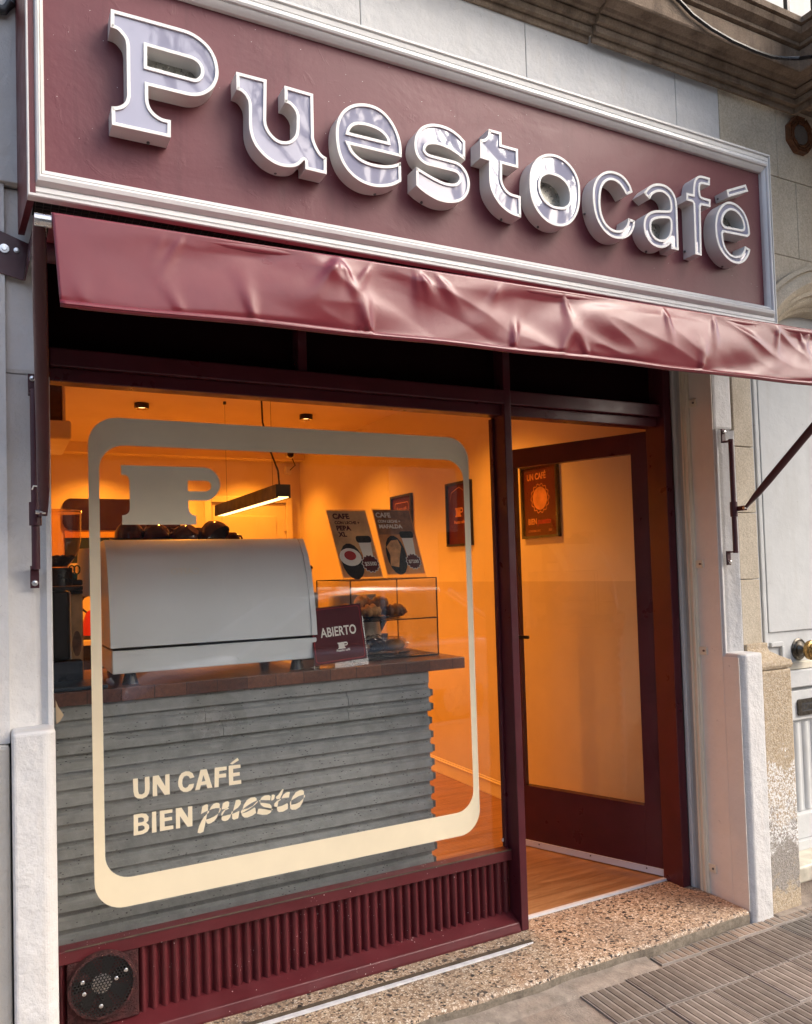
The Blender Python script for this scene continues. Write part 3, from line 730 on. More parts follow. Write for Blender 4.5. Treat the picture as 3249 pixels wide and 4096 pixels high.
LET['e'] = [LT(1300, 390, .1988, [(1545, 1200, 1), (1540, 1020), (1515, 860), (1450, 670), (1350, 480), (1210, 310), (1050, 195), (880, 135), (720, 118), (560, 140), (420, 210), (310, 330), (240, 500), (220, 680), (228, 880), (265, 1090), (350, 1310), (480, 1500), (650, 1650), (850, 1755), (1050, 1800), (1220, 1798), (1380, 1765), (1535, 1690, 1), (1525, 1298, 1), (1400, 1345), (1250, 1365), (1080, 1352), (900, 1310), (760, 1250), (650, 1170), (560, 1070), (497, 945, 1)]),
            LT(1300, 390, .1988, [(485, 700, 1), (505, 640), (560, 580), (640, 550), (750, 550), (900, 585), (1040, 640), (1160, 720), (1240, 820), (1258, 890, 1)])]
LET['s'] = [LT(1600, 470, .1871, [(1393, 915, 1), (1393, 510, 1), (1250, 360), (1100, 250), (950, 180), (800, 142), (660, 135), (530, 165), (420, 240), (340, 370), (308, 520), (315, 670), (365, 820), (440, 920), (530, 990), (620, 1026, 1), (1160, 1160, 1), (1225, 1195), (1268, 1260), (1268, 1330), (1205, 1398), (1100, 1412), (950, 1385), (800, 1320), (650, 1240), (500, 1150), (345, 1052, 1), (350, 1450, 1), (480, 1570), (640, 1680), (800, 1765), (960, 1812), (1100, 1825), (1250, 1805), (1370, 1740), (1450, 1630), (1490, 1480), (1480, 1310), (1420, 1150), (1340, 1040), (1260, 970), (1180, 932, 1), (660, 795, 1), (600, 770), (555, 725), (540, 680), (560, 620), (610, 583), (680, 570), (800, 580), (930, 620), (1080, 690), (1230, 790)])]
LET['t'] = [LT(1860, 490, .1901, [(500, 135, 1), (765, 207, 1), (770, 465, 1), (1115, 560, 1), (1120, 958, 1), (780, 868, 1), (780, 1190, 1), (800, 1280), (850, 1380), (930, 1465), (1010, 1508, 1), (1170, 1548, 1), (1183, 1998, 1), (1040, 1955), (900, 1880), (760, 1760), (640, 1600), (560, 1440), (520, 1280), (512, 1150, 1), (508, 800, 1), (325, 748, 1), (320, 352, 1), (390, 350), (450, 315), (485, 250)])]
LET['o'] = [LT(2060, 590, .1696, [(820, 150), (940, 165), (1080, 220), (1220, 320), (1350, 460), (1460, 650), (1525, 860), (1537, 1080), (1530, 1300), (1490, 1500), (1410, 1670), (1300, 1790), (1170, 1850), (1040, 1857), (900, 1825), (750, 1740), (600, 1600), (480, 1420), (400, 1230), (355, 1030), (345, 830), (350, 650), (385, 480), (460, 330), (560, 225), (690, 165)]),
            LT(2060, 590, .1696, [(745, 640), (860, 640), (1000, 685), (1120, 760), (1220, 870), (1275, 1000), (1295, 1130), (1290, 1260), (1245, 1350), (1160, 1398), (1050, 1400), (920, 1375), (800, 1310), (700, 1210), (630, 1080), (597, 940), (600, 810), (640, 710)])]
LET['c'] = [LT(2310, 660, .1577, [(1400, 690, 1), (1340, 520), (1230, 350), (1100, 235), (960, 170), (820, 148), (690, 170), (560, 250), (460, 390), (405, 560), (390, 740), (400, 950), (440, 1200), (520, 1430), (640, 1630), (780, 1770), (930, 1850), (1080, 1872), (1220, 1850), (1330, 1780), (1410, 1660), (1450, 1530), (1457, 1410, 1), (1290, 1350, 1), (1275, 1450), (1240, 1550), (1160, 1630), (1060, 1655), (950, 1645), (840, 1590), (730, 1480), (650, 1330), (600, 1150), (582, 950), (588, 760), (620, 590), (690, 460), (780, 395), (880, 383), (980, 420), (1080, 500), (1160, 610), (1210, 700), (1252, 757, 1)])]
LET['a'] = [LT(2500, 710, .1531, [(490, 405, 1), (560, 310), (640, 225), (740, 172), (850, 155), (980, 170), (1110, 230), (1220, 330), (1300, 460), (1345, 600), (1365, 760, 1), (1405, 1900, 1), (1215, 1865, 1), (1207, 1745, 1), (1185, 1730), (1120, 1790), (1040, 1830), (930, 1835), (820, 1810), (700, 1740), (600, 1620), (520, 1460), (490, 1290), (500, 1130), (550, 1000), (640, 910), (760, 865), (880, 853), (1000, 857), (1140, 855), (1185, 830), (1193, 770), (1185, 650), (1140, 520), (1060, 430), (960, 380), (860, 375), (770, 410), (700, 470), (650, 565, 1)]),
            LT(2500, 710, .1531, [(830, 1080), (960, 1065), (1110, 1068), (1170, 1095), (1195, 1160), (1195, 1330), (1175, 1450), (1130, 1545), (1060, 1605), (970, 1620), (870, 1605), (780, 1540), (710, 1430), (685, 1300), (700, 1180), (750, 1115)])]
LET['f'] = [LT(2600, 700, .2632, [(553, 268, 1), (555, 385, 1), (640, 408), (663, 440, 1), (690, 1200, 1), (785, 1225, 1), (770, 490, 1), (785, 458, 1), (920, 487, 1), (922, 372, 1), (810, 342, 1), (775, 320), (762, 270, 1), (760, 190, 1), (768, 150), (790, 137, 1), (910, 160, 1), (912, 45, 1), (800, 12, 1), (750, 10), (710, 30), (677, 85), (661, 170), (657, 240, 1), (656, 292, 1)])]
LET['e_acute'] = [LT(2600, 700, .2632, [(1480, 943, 1), (1512, 915), (1518, 870), (1495, 720), (1440, 580), (1360, 480), (1280, 425), (1210, 405), (1140, 420), (1075, 480), (1025, 570), (1000, 680), (995, 800), (1010, 950), (1050, 1090), (1120, 1210), (1210, 1300), (1310, 1345), (1390, 1340), (1460, 1290), (1505, 1210), (1525, 1130, 1), (1445, 1082, 1), (1430, 1140), (1400, 1195), (1350, 1225), (1280, 1225), (1210, 1185), (1150, 1100), (1120, 1000), (1108, 895, 1), (1122, 870, 1)]),
                  LT(2600, 700, .2632, [(1113, 745), (1105, 690), (1130, 610), (1175, 555), (1230, 535), (1290, 550), (1350, 600), (1400, 680), (1425, 770), (1420, 815), (1395, 826, 1), (1140, 775, 1)])]
LET['accent'] = [LT(2600, 700, .2632, [(1165, 225, 1), (1455, 142, 1), (1493, 250, 1), (1190, 335, 1)])]
SCREWS = {'P': [(660, 1955, 400, 0, .2924)], 'u': [(785, 1677, 900, 260, .2573)], 'e': [(1003, 1940, 1300, 390, .1988)], 's': [(462, 1817, 1600, 470, .1871)], 't': [(765, 2045, 1860, 490, .1901)], 'o': [(542, 1875, 2060, 590, .1696)], 'c': [(180, 1240, 2310, 660, .1577)], 'a': [(555, 1938, 2500, 710, .1531)], 'f': [(530, 1162, 2600, 700, .2632)], 'e_acute': [(1103, 1390, 2600, 700, .2632)], 'accent': [(1035, 362, 2600, 700, .2632)]}
RIM = .0085
for name, loops in LET.items():
    L = []
    for li, lp in enumerate(loops):
        q = clean([Vector((w.x, w.z)) for w in (on_y(p.x, p.y, YL) for p in smooth_loop(lp))], .0012)
        if (area(q) < 0) != (li > 0): q.reverse()
        L.append(q)
    inner = [offset_loop(q, RIM) for q in L]
    mb = MB()                                            # returns (side walls) with a thin thickness at the front edge
    for q in L:
        n_ = len(q)
        mb.add([(p.x, YB - .0005, p.y) for p in q] + [(p.x, YL + .001, p.y) for p in q], [(i, (i + 1) % n_, n_ + (i + 1) % n_, n_ + i) for i in range(n_)])
    body = mb.build('letter', 'letter_return', sign, True, 0, 2, 30)
    mb = MB()
    for q, r in zip(L, inner):
        n_ = len(q)
        mb.add([(p.x, YL + .001, p.y) for p in q] + [(p.x, YL - .001, p.y) for p in q] + [(p.x, YL - .001, p.y) for p in r] + [(p.x, YL + .004, p.y) for p in r],
               [(b * n_ + i, b * n_ + (i + 1) % n_, (b + 1) * n_ + (i + 1) % n_, (b + 1) * n_ + i) for i in range(n_) for b in range(3)])
    rim = mb.build('rim', 'letter_rim', body)
    face = flat(MB(), inner, FRONT, -(YL + .0035)).build('face', 'letter_face', body)
    if len(L) > 1 and name in ('P', 'o', 'a', 'e_acute'):
        flat(MB(), [L[1]], FRONT, -(YB - .004)).build('backing_plate', 'inner_metal', body)
    for sx, sy, ox, oy, sc in SCREWS.get(name, []):
        w = on_y(ox + sx * sc, oy + sy * sc, YB - .012)
        MB().ball(w, .0045, .0045, .0045, 10, 6).build('screw', 'dark_steel', body, True)

# ================================================================== awning
aw = thing('awning', (1.4, -.42, 2.2), 'shiny wrinkled maroon vinyl awning valance hung on folding arms', 'awning')
AYB = -1.05
TL, BLp = on_y(206, 853, AYB), on_y(240, 1232, AYB)
TRr, BRr = on_y(3249, 1320, AYB), on_y(3249, 1541, AYB)
def ext(a, b, x): t = (x - a.x) / (b.x - a.x); return a + (b - a) * t
XR = 2.735
TR2, BR2 = ext(TL, TRr, XR), ext(BLp, BRr, XR - .004)
random.seed(11)
from mathutils import noise as MN
pins = [(random.uniform(.05, 2.62), random.choice((0, 0, 1)), random.uniform(-.8, .8), random.uniform(.010, .022), random.uniform(.004, .009)) for i in range(30)]
NX, NZ = 460, 44
def vdisp(u, v):                                         # slack vinyl: broad sags, slanting soft folds, pinches at the hems
    x = u * 2.62; amp = min(1.15, .22 + (u / .24) ** 1.6)
    wx = x + .10 * MN.noise(Vector((x * 2.1, v * 1.3, 4.2)))
    d = .015 * MN.noise(Vector((wx * 3.4 + v * .9, v * 1.2, .3)))
    r = MN.noise(Vector((wx * 4.4 - v * 1.5, v * 1.2, 7.7)))
    d += .0065 * max(0, 1 - abs(r) * 2.4) ** 1.4 * (.35 + .65 * MN.noise(Vector((x * 1.7, v, 2.2))))
    r2 = MN.noise(Vector((wx * 8 + v * 2.6, v * 2.2, 11.1)))
    d += .0016 * r2
    for cx, top, sl_, w_, a_ in pins:
        t = v if top == 0 else 1 - v
        if abs(x - cx) > .2: continue
        ww = w_ * (.3 + 2.2 * t); g = math.exp(-((x - cx - sl_ * t * .16) / ww) ** 2)
        d += a_ * g * math.exp(-(t / .45) ** 2) * min(1, t * 6 + .3)
    return d * amp * min(1, .12 + v * 5) * (1 if v < .88 else max(.2, (1 - v) / .12))
mb = MB(); vs, fs = [], []
for i in range(NX + 1):
    u = i / NX
    for j in range(NZ + 1):
        v = j / NZ
        p = TL.lerp(TR2, u).lerp(BLp.lerp(BR2, u), v)
        if u < .012 and v > .88: p = p + Vector((0, 0, .012 * ((v - .88) / .12) * (1 - u / .012)))
        p = p + Vector((0, -vdisp(u, v) - .004, -.0012 * math.sin(u * 33) * v + .004 * math.sin(u * 5) * v))
        vs.append(p)
for i in range(NX):
    for j in range(NZ): fs.append((i * (NZ + 1) + j, (i + 1) * (NZ + 1) + j, (i + 1) * (NZ + 1) + j + 1, i * (NZ + 1) + j + 1))
val = mb.add(vs, fs).build('valance', 'awning', aw, True, 0, 2, 180)
so = val.modifiers.new('thickness', 'SOLIDIFY'); so.thickness = .0016; so.offset = 1
# hems: bottom band, top wrap, side band
def band(v0, v1, name, off):
    mb = MB(); vs, fs = [], []
    for i in range(231):
        u = i / 230
        for v in (v0, v1):
            p = TL.lerp(TR2, u).lerp(BLp.lerp(BR2, u), v)
            dd = vdisp(u, v)
            vs.append(p + Vector((0, -dd - .004 - off, -.0012 * math.sin(u * 33) * v + .004 * math.sin(u * 5) * v)))
    for i in range(230): fs.append((i * 2, i * 2 + 2, i * 2 + 3, i * 2 + 1))
    o_ = mb.add(vs, fs).build(name, 'awning', val, True, 0, 2, 180)
    s2 = o_.modifiers.new('thickness', 'SOLIDIFY'); s2.thickness = .002; s2.offset = 1
band(.925, 1.0, 'hem', .0035); band(.958, .966, 'hem_stitch', .0048)
b0, b1 = TL + Vector((-.030, .012, -.012)), TR2 + Vector((.03, .012, -.012))
MB().tube([b0, TL + Vector((0, .012, -.012))], .0125, 14).build('front_bar', 'steel', aw, True)
MB().tube([TL + Vector((0, .010, -.010)), TR2 + Vector((0, .010, -.010))], .0150, 14).build('bar_sleeve', 'awning', aw, True)
# sloping fabric to the roller under the sign, and the roller
RY, RZ = -.47, 2.285
MB().add([TL + Vector((0, .01, .004)), TR2 + Vector((0, .01, .004)), (2.715, RY, RZ + .02), (.13, RY, RZ + .02), TL + Vector((0, .01, .002)), TR2 + Vector((0, .01, .002)), (2.715, RY, RZ + .018), (.13, RY, RZ + .018)], [(0, 1, 2, 3), (7, 6, 5, 4), (0, 4, 5, 1), (2, 6, 7, 3)]).build('canopy', 'awning', aw)
MB().tube([(.115, RY, RZ), (2.722, RY, RZ)], .032, 18).build('roller', 'maroon_metal', aw, True)
for x0, x1 in ((.024, .100), (2.733, 2.80)):
    br = MB().box(x0 - (.03 if x0 < 1 else 0), x1, -.352, -.344, RZ - .022, RZ + .078)
    if x0 < 1: br = MB().add([(-.03, -.352, 2.385), (.093, -.352, 2.342), (.080, -.352, 2.238), (-.03, -.352, 2.262), (-.03, -.3485, 2.385), (.093, -.3485, 2.342), (.080, -.3485, 2.238), (-.03, -.3485, 2.262)], [(3, 2, 1, 0), (4, 5, 6, 7), (0, 1, 5, 4), (1, 2, 6, 5), (2, 3, 7, 6), (3, 0, 4, 7)])
    b_ = br.build('wall_bracket', 'maroon_metal', aw, False, .001)
    if x0 < 1:
        MB().add([(.093, -.352, 2.342), (.098, -.47, 2.335), (.088, -.47, 2.25), (.081, -.352, 2.238), (.096, -.352, 2.342), (.101, -.47, 2.335), (.091, -.47, 2.25), (.084, -.352, 2.238)], [(0, 1, 2, 3), (7, 6, 5, 4), (0, 4, 5, 1), (1, 5, 6, 2), (2, 6, 7, 3), (3, 7, 4, 0)]).build('bracket_flange', 'maroon_metal', b_)
        for px, py, r in ((17, 994, .012), (66, 1002, .007)):
            w = on_y(px, py, -.3525)
            MB().lathe([(r, 0), (r, .003), (r * .55, .0035), (r * .5, .007)], 16, Matrix.Translation(w) @ RX).build('bolt', 'steel', b_, True, 0, 2, 30)
# rods with sleeves and folding arms
def rod_set(xr, pivot_dx, zp):
    yr = -.385
    rod = MB().tube([(xr, yr, 1.455), (xr, yr, 1.935)], .0105, 12).build('guide_rod', 'maroon_metal', aw, True, 0, 2, 40)
    for za, zb in ((1.925, 1.985), (1.405, 1.465)):
        bx = MB().box(xr - .013, xr + .009, -.352, -.345, za, zb).build('rod_bracket', 'maroon_metal', rod, False, .001)
        zc = za if za > 1.6 else zb - .008
        MB().box(xr - .012, xr + .010, yr - .006, -.346, zc, zc + .006).build('bracket_lug', 'maroon_metal', rod)
        MB().lathe([(.0085, 0), (.0085, .005), (.006, .009), (.003, .010)], 8, Matrix.Translation((xr - .002, -.352, (zb - .014) if za > 1.6 else za + .014)) @ RX).build('bolt', 'steel', rod, True, 0, 2, 30)
    MB().lathe([(.0155, zp - .032), (.0155, zp + .030)], 18, Matrix.Translation((xr, yr, 0))).build('sleeve', 'maroon_metal', rod, True, 0, 2, 40)
    pv = Vector((xr + pivot_dx, yr - .055, zp))
    MB().box(xr + pivot_dx - .003, xr + pivot_dx + .003, yr - .060, yr - .010, zp - .010, zp + .010).build('pivot_lug', 'maroon_metal', rod)
    MB().tube([pv - Vector((.012, 0, 0)), pv + Vector((.012, 0, 0))], .006, 8).build('pivot_bolt', 'steel', rod, True, 0, 2, 30)
    return pv
pv = rod_set(.100, .010, 1.603)
def arm(p, q):
    d = (q - p)
    return MB().tube([p - d * .015, p + d * .03, p + d * .10, p + d * .2, p + d * .85, p + d * .94, p + d * 1.0], [.008, .011, .0145, .0150, .0150, .013, .010], 12, True, [.4, .5, .85, 1, 1, .6, .25]).build('arm', 'maroon_metal', aw, True, 0, 2, 60)
arm(pv + Vector((.008, 0, 0)), TL + Vector((-.022, .012, -.005)))
pv2 = rod_set(2.765, .004, 1.640)
arm(pv2, TR2 + Vector((.03, .012, -.01)))
tag(MB().tube([(.092, -.402, 1.665), (.096, -.400, 1.675), (.106, -.402, 1.674), (.113, -.406, 1.664), (.112, -.410, 1.648), (.108, -.412, 1.640)], .0022, 6).build('string', 'string', None, True), 'white string tied in a loop round a maroon awning rod', 'string')

# ================================================================== shopfront window
win = thing('shopfront_window', (.98, -.03, 0), 'large maroon framed shop window with cream rounded sticker frame over a corrugated panel', 'window')
def wb(name, mat, x0, x1, y0, y1, z0, z1, bevel=.003, parent=win): return MB().box(x0, x1, y0, y1, z0, z1).build(name, mat, parent, False, bevel)
wb('frame_post', 'maroon_frame', .1425, .1560, -.050, .010, .0, 2.42)
wb('frame_post', 'maroon_frame', 1.818, 1.852, -.093, .006, .0, 2.42, .003)
wb('glazing_bead', 'maroon_frame', 1.808, 1.8175, -.018, .008, .30, 2.03, .002)
wb('transom', 'maroon_frame', .1565, 2.712, -.092, .002, 2.078, 2.135, .004)
wb('transom_lip', 'maroon_frame', .1565, 2.664, -.070, -.004, 2.036, 2.0775, .003)
for x0, x1 in ((.958, .992),): wb('transom_mullion', 'maroon_frame', x0, x1, -.08, .0, 2.136, 2.418)
wb('transom_mullion', 'maroon_frame', 1.8185, 1.8515, -.0935, -.0931, 2.14, 2.418, 0)
for x0, x1 in ((.1565, .957), (.993, 1.817), (1.853, 2.664)): wb('transom_panel', 'dark_transom', x0, x1, -.030, -.012, 2.137, 2.418, 0)
wb('door_post', 'maroon_frame', 2.668, 2.712, -.112, .004, -.003, 2.42, .003)
wb('glass_pane', 'glass', .1562, 1.822, -.0005, .0045, .285, 2.045, 0)
# sill rail, corrugated panel, base
wb('sill_rail', 'maroon', .1565, 1.8175, -.046, .006, .262, .304, .004)
mb = MB(); vs, fs = [], []; nr = 49; P_ = (1.8172 - .1568) / nr; NS = 10
prof = []
for i in range(nr * NS + 1):
    x = .1568 + i * P_ / NS; t = (i % NS) / NS
    h = math.sin(math.pi * t / .84) if t < .84 else 0
    prof.append((x, -.012 - .018 * max(0, h) ** .75))
for x, y in prof: vs += [(x, y, .030), (x, y, .262)]
for i in range(len(prof) - 1): fs.append((2 * i, 2 * i + 2, 2 * i + 3, 2 * i + 1))
mb.add(vs, fs).build('corrugated_panel', 'maroon', win, True, 0, 2, 60)
mb = MB(); pr = [(-.012, .004), (-.012, .058), (-.030, .054), (-.080, .032), (-.083, .029), (-.090, .006), (-.090, -.003), (-.012, -.003)]
mb.prism([(0, y, z) for y, z in pr], (.1565, 0, 0), (1.8175, 0, 0)).build('base_rail', 'maroon', win, False, .002)
wb('grime_line', 'dirt', .18, 1.81, -.0505, -.0455, .3035, .3065, 0)['label'] = 'black grimy sealant line along the top of the sill rail'
# decals on the outside of the pane
GP = Plane((0, -.0008, 0), (1, 0, 0), (0, 0, 1))
def pix(loops, y=0): 
    out = []
    for li, l in enumerate(loops):
        q = clean([Vector((w.x, w.z)) for w in (on_y(p.x, p.y, y) for p in l)], .0008)
        if (area(q) < 0) != (li > 0): q.reverse()
        out.append(q)
    return out
outer = rrect(.271, 1.700, .381, 1.947, .092, 10); inn = rrect(.3035, 1.673, .472, 1.857, .080, 10); inn.reverse()
flat(MB(), [outer, inn], GP, .0004).build('sticker_frame', 'decal', win)
cup = LT(340, 1640, .3509, [(408, 628, 1), (1360, 655, 1), (1440, 680), (1505, 745), (1538, 830), (1535, 890), (1500, 960), (1440, 1015), (1390, 1033, 1), (1178, 1033, 1), (1180, 1120, 1), (1195, 1165), (1230, 1195), (1268, 1203, 1), (1270, 1307, 1), (425, 1307, 1), (424, 1200, 1), (465, 1193), (500, 1165), (512, 1120, 1), (505, 810, 1), (490, 765), (460, 742), (412, 737, 1)])
cuph = LT(340, 1640, .3509, [(1170, 803, 1), (1390, 808, 1), (1425, 830), (1438, 868), (1425, 905), (1385, 928, 1), (1173, 925, 1)])
CUPL = pix([smooth_loop(cup), smooth_loop(cuph)])
flat(MB(), CUPL, GP, .0004).build('cup_emblem', 'decal', win)
T1 = lambda pts: [Vector((500 + x * .4444, 3000 + y * .4444)) for x, y in pts]
UN = [[[(72, 260), (115, 255), (118, 370), (125, 395), (150, 400), (175, 385), (180, 355), (178, 245), (220, 238), (222, 350), (215, 390), (195, 420), (155, 438), (110, 435), (85, 415), (76, 375)]],
      [[(250, 235), (302, 227), (362, 325), (362, 222), (400, 215), (403, 398), (357, 405), (288, 305), (290, 413), (250, 418)]],
      [[(625, 245), (585, 257), (575, 238), (555, 230), (530, 240), (518, 265), (515, 300), (522, 330), (540, 342), (562, 335), (578, 310), (622, 302), (615, 335), (595, 362), (560, 378), (525, 377), (498, 358), (480, 325), (478, 285), (488, 240), (510, 208), (545, 192), (580, 192), (608, 210)]],
      [[(680, 178), (735, 172), (787, 338), (742, 345), (732, 310), (683, 318), (672, 356), (631, 363)], [(705, 225), (690, 285), (724, 279)]],
      [[(807, 160), (915, 147), (915, 178), (848, 190), (848, 218), (910, 210), (910, 245), (845, 252), (843, 333), (805, 338)]],
      [[(932, 142), (1038, 130), (1040, 160), (973, 170), (974, 207), (1032, 198), (1033, 230), (974, 240), (974, 280), (1045, 268), (1047, 303), (937, 320)]],
      [[(945, 122), (1013, 70), (1025, 92), (965, 130)]]]
BIEN = [[[(77, 583), (150, 570), (190, 575), (212, 600), (210, 635), (190, 655), (215, 675), (218, 705), (200, 735), (160, 757), (78, 772)], [(118, 610), (150, 605), (170, 615), (172, 640), (150, 650), (118, 655)], [(118, 685), (155, 678), (175, 688), (177, 708), (155, 725), (118, 732)]],
        [[(243, 557), (280, 552), (284, 740), (243, 745)]],
        [[(313, 548), (427, 533), (427, 562), (355, 575), (356, 610), (423, 600), (424, 630), (357, 642), (357, 688), (435, 678), (435, 710), (315, 732)]],
        [[(457, 525), (508, 518), (567, 610), (567, 510), (606, 505), (607, 685), (563, 692), (495, 595), (496, 703), (459, 708)]]]
for nm, grp in (('lettering_un_cafe', UN), ('lettering_bien', BIEN)):
    mb = MB()
    for g in grp: flat(mb, pix([T1(l) for l in g]), GP, .0004)
    mb.build('lettering', 'decal', win)
PUE = [[(88, 510), (108, 395), (150, 368), (182, 360), (194, 375), (190, 455), (140, 478)], [(180, 500), (165, 590), (125, 770), (75, 793), (36, 783), (60, 690), (100, 600), (135, 545)], [(215, 448), (235, 400), (275, 355), (320, 338), (355, 342), (368, 365), (365, 415), (310, 418), (260, 430)], [(160, 590), (210, 575), (280, 545), (345, 500), (325, 560), (285, 610), (230, 645), (190, 653), (170, 630)], [(345, 498), (362, 455), (367, 412), (384, 425), (382, 445), (365, 478)], [(180, 502), (185, 470), (213, 452), (205, 485), (190, 500)],
       [(398, 437), (412, 350), (450, 325), (490, 315), (507, 335), (505, 385), (480, 420), (440, 432)], [(398, 533), (388, 515), (400, 480), (440, 440), (495, 413), (503, 425), (480, 438), (450, 450), (420, 500)], [(405, 540), (470, 525), (535, 508), (525, 550), (490, 595), (450, 612), (410, 605), (393, 585), (395, 560)], [(608, 300), (655, 293), (685, 315), (680, 355), (640, 410), (565, 462), (590, 370)], [(550, 508), (620, 475), (660, 458), (655, 510), (640, 570), (580, 590), (555, 575)], [(537, 510), (545, 470), (565, 462), (555, 500)],
       [(705, 440), (725, 370), (770, 300), (830, 262), (890, 255), (915, 275), (917, 305), (860, 330), (780, 380)], [(680, 475), (695, 445), (780, 425), (860, 385), (910, 330), (935, 310), (930, 330), (895, 365), (820, 420), (740, 470), (690, 495)], [(692, 497), (760, 480), (830, 445), (885, 408), (898, 420), (907, 490), (850, 530), (780, 558), (730, 558), (700, 530)],
       [(970, 295), (990, 260), (1040, 230), (1100, 225), (1125, 245), (1118, 300), (1060, 300)], [(955, 305), (972, 297), (967, 338), (1050, 345), (1110, 355), (1138, 385), (1138, 425), (1090, 415), (1020, 400), (980, 370)], [(922, 505), (940, 430), (965, 425), (1040, 435), (1140, 455), (1120, 490), (1070, 515), (1000, 517)], [(1138, 425), (1157, 435), (1140, 455)], [(1130, 305), (1140, 225), (1160, 215), (1190, 225), (1180, 275), (1160, 300)],
       [(1198, 255), (1240, 220), (1300, 135), (1318, 135), (1290, 220), (1262, 280), (1215, 285)], [(1285, 275), (1310, 220), (1360, 185), (1405, 175), (1410, 190), (1395, 260), (1340, 265)], [(1178, 390), (1180, 350), (1220, 310), (1275, 280), (1275, 295), (1240, 320), (1225, 400), (1190, 398)], [(1218, 402), (1290, 385), (1370, 345), (1382, 355), (1380, 430), (1310, 470), (1250, 478), (1225, 460)],
       [(1430, 305), (1450, 250), (1500, 180), (1560, 150), (1600, 148), (1620, 170), (1618, 215), (1540, 240)], [(1410, 365), (1412, 330), (1430, 305), (1430, 370), (1415, 372)], [(1413, 372), (1500, 355), (1560, 325), (1615, 270), (1600, 330), (1560, 400), (1500, 440), (1440, 443), (1415, 420)], [(1615, 272), (1620, 215), (1637, 235), (1630, 255)]]
mb = MB()
for l in PUE: flat(mb, pix([[Vector((780 + x * .269, 3120 + y * .269)) for x, y in l]]), GP, .0004)
mb.build('lettering', 'decal', win)
flat(MB(), pix([[Vector(p) for p in ((222, 2800), (232, 2825), (255, 2860), (240, 2885), (226, 2897))]]), GP, .0006).build('tape_scrap', 'tape', win)
w = on_y(2012, 3360, 0); flat(MB(), [[Vector((w.x + .006 * math.cos(i * .524), w.z + .007 * math.sin(i * .524))) for i in range(12)]], GP, .0005).build('round_sticker', 'print_white', win)
# round vent in the corrugated panel
vent = thing('round_vent', (.287, -.05, .09), 'round black perforated metal vent cover screwed to the corrugated panel', 'vent')
VC = Vector((.283, -.068, .185))
MB().box(.185, .392, -.046, -.0305, .058, .2615).build('backing_patch', 'maroon_rust', vent, False, .004)
MB().lathe([(.098, 0), (.100, .004), (.098, .022), (.090, .024), (.088, .006)], 40, Matrix.Translation((VC.x, -.046, VC.z)) @ RX, False, False).build('collar', 'maroon_rust', vent, True, 0, 2, 30)
MB().lathe([(.030, 0), (.030, .004), (.012, .007)], 20, Matrix.Translation((VC.x, -.047, VC.z)) @ RX).build('fan_hub', 'steel', vent, True)
for i in range(7):
    t = i * .8976
    MB().add([VC + Vector((.024 * math.cos(t), .016, .024 * math.sin(t))), VC + Vector((.080 * math.cos(t + .12), .012, .080 * math.sin(t + .12))), VC + Vector((.082 * math.cos(t + .62), .020, .082 * math.sin(t + .62))), VC + Vector((.026 * math.cos(t + .7), .021, .026 * math.sin(t + .7)))], [(0, 1, 2, 3)]).build('fan_blade', 'black_plastic', vent)
mb = MB(); p = .0098; rh = .0036
for i in range(-12, 13):
    for j in range(-13, 14):
        cx, cz = i * p + (p / 2 if j % 2 else 0), j * p * .866
        if cx * cx + cz * cz > .092 ** 2: continue
        vs = []
        for k in range(12):
            t = math.pi / 6 * k; q = t % (math.pi / 3); rr = p / 2 / math.cos(min(q, math.pi / 3 - q))
            y = VC.y - .004 + .25 * (cx * cx + cz * cz)
            vs.append((VC.x + cx + rr * math.cos(t), y, VC.z + cz + rr * math.sin(t)))
        for k in range(12):
            t = math.pi / 6 * k; y = VC.y - .004 + .25 * (cx * cx + cz * cz)
            vs.append((VC.x + cx + rh * math.cos(t), y, VC.z + cz + rh * math.sin(t)))
        mb.add(vs, [(k, (k + 1) % 12, 12 + (k + 1) % 12, 12 + k) for k in range(12)])
mb.build('perforated_cover', 'black_metal', vent)
for px, py in ((504, 3880), (466, 3913), (331, 3932), (337, 3978), (405, 4025)):
    w = on_y(px, py, VC.y - .005)
    MB().lathe([(.0062, 0), (.006, .0015), (.003, .003), (.001, .0035)], 14, Matrix.Translation(w) @ RX).build('screw', 'steel', vent, True, 0, 2, 30)

# ================================================================== door leaf, open inwards
HX, HY = 2.690, -.005; DD = Vector((-.396, .918, 0)).normalized(); DN = Vector((-DD.y, DD.x, 0)) * -1
door = thing('entrance_door', (HX, HY, 0), 'maroon framed glass entrance door standing open inwards', 'door')
DPL = Plane((HX, HY, 0), DD * -1, (0, 0, 1))            # x runs towards the hinge; n faces the street side
if DPL.n.y > 0: DPL = Plane((HX, HY, 0), DD, (0, 0, 1))
sg = -1 if (DPL.u - DD).length > .1 else 1
def db(name, mat, s0, s1, z0, z1, d0, d1, bevel=.002):
    a, b = sorted((sg * s0, sg * s1)); return slab(MB(), [rect(a, b, z0, z1)], DPL, d0, d1).build(name, mat, door, False, bevel)
db('hinge_stile', 'maroon_frame', .012, .100, .028, 2.032, -.040, .0)
db('lock_stile', 'maroon_frame', .735, .825, .028, 2.032, -.040, .0)
db('top_rail', 'maroon_frame', .1005, .7345, 1.937, 2.032, -.040, .0)
db('bottom_rail', 'maroon_frame', .1005, .7345, .028, .308, -.040, .0)
db('glass_pane', 'glass', .098, .737, .300, 1.940, -.022, -.018, 0)
sw = db('door_sweep', 'alu_clean', .015, .825, .006, .036, .0005, .006)
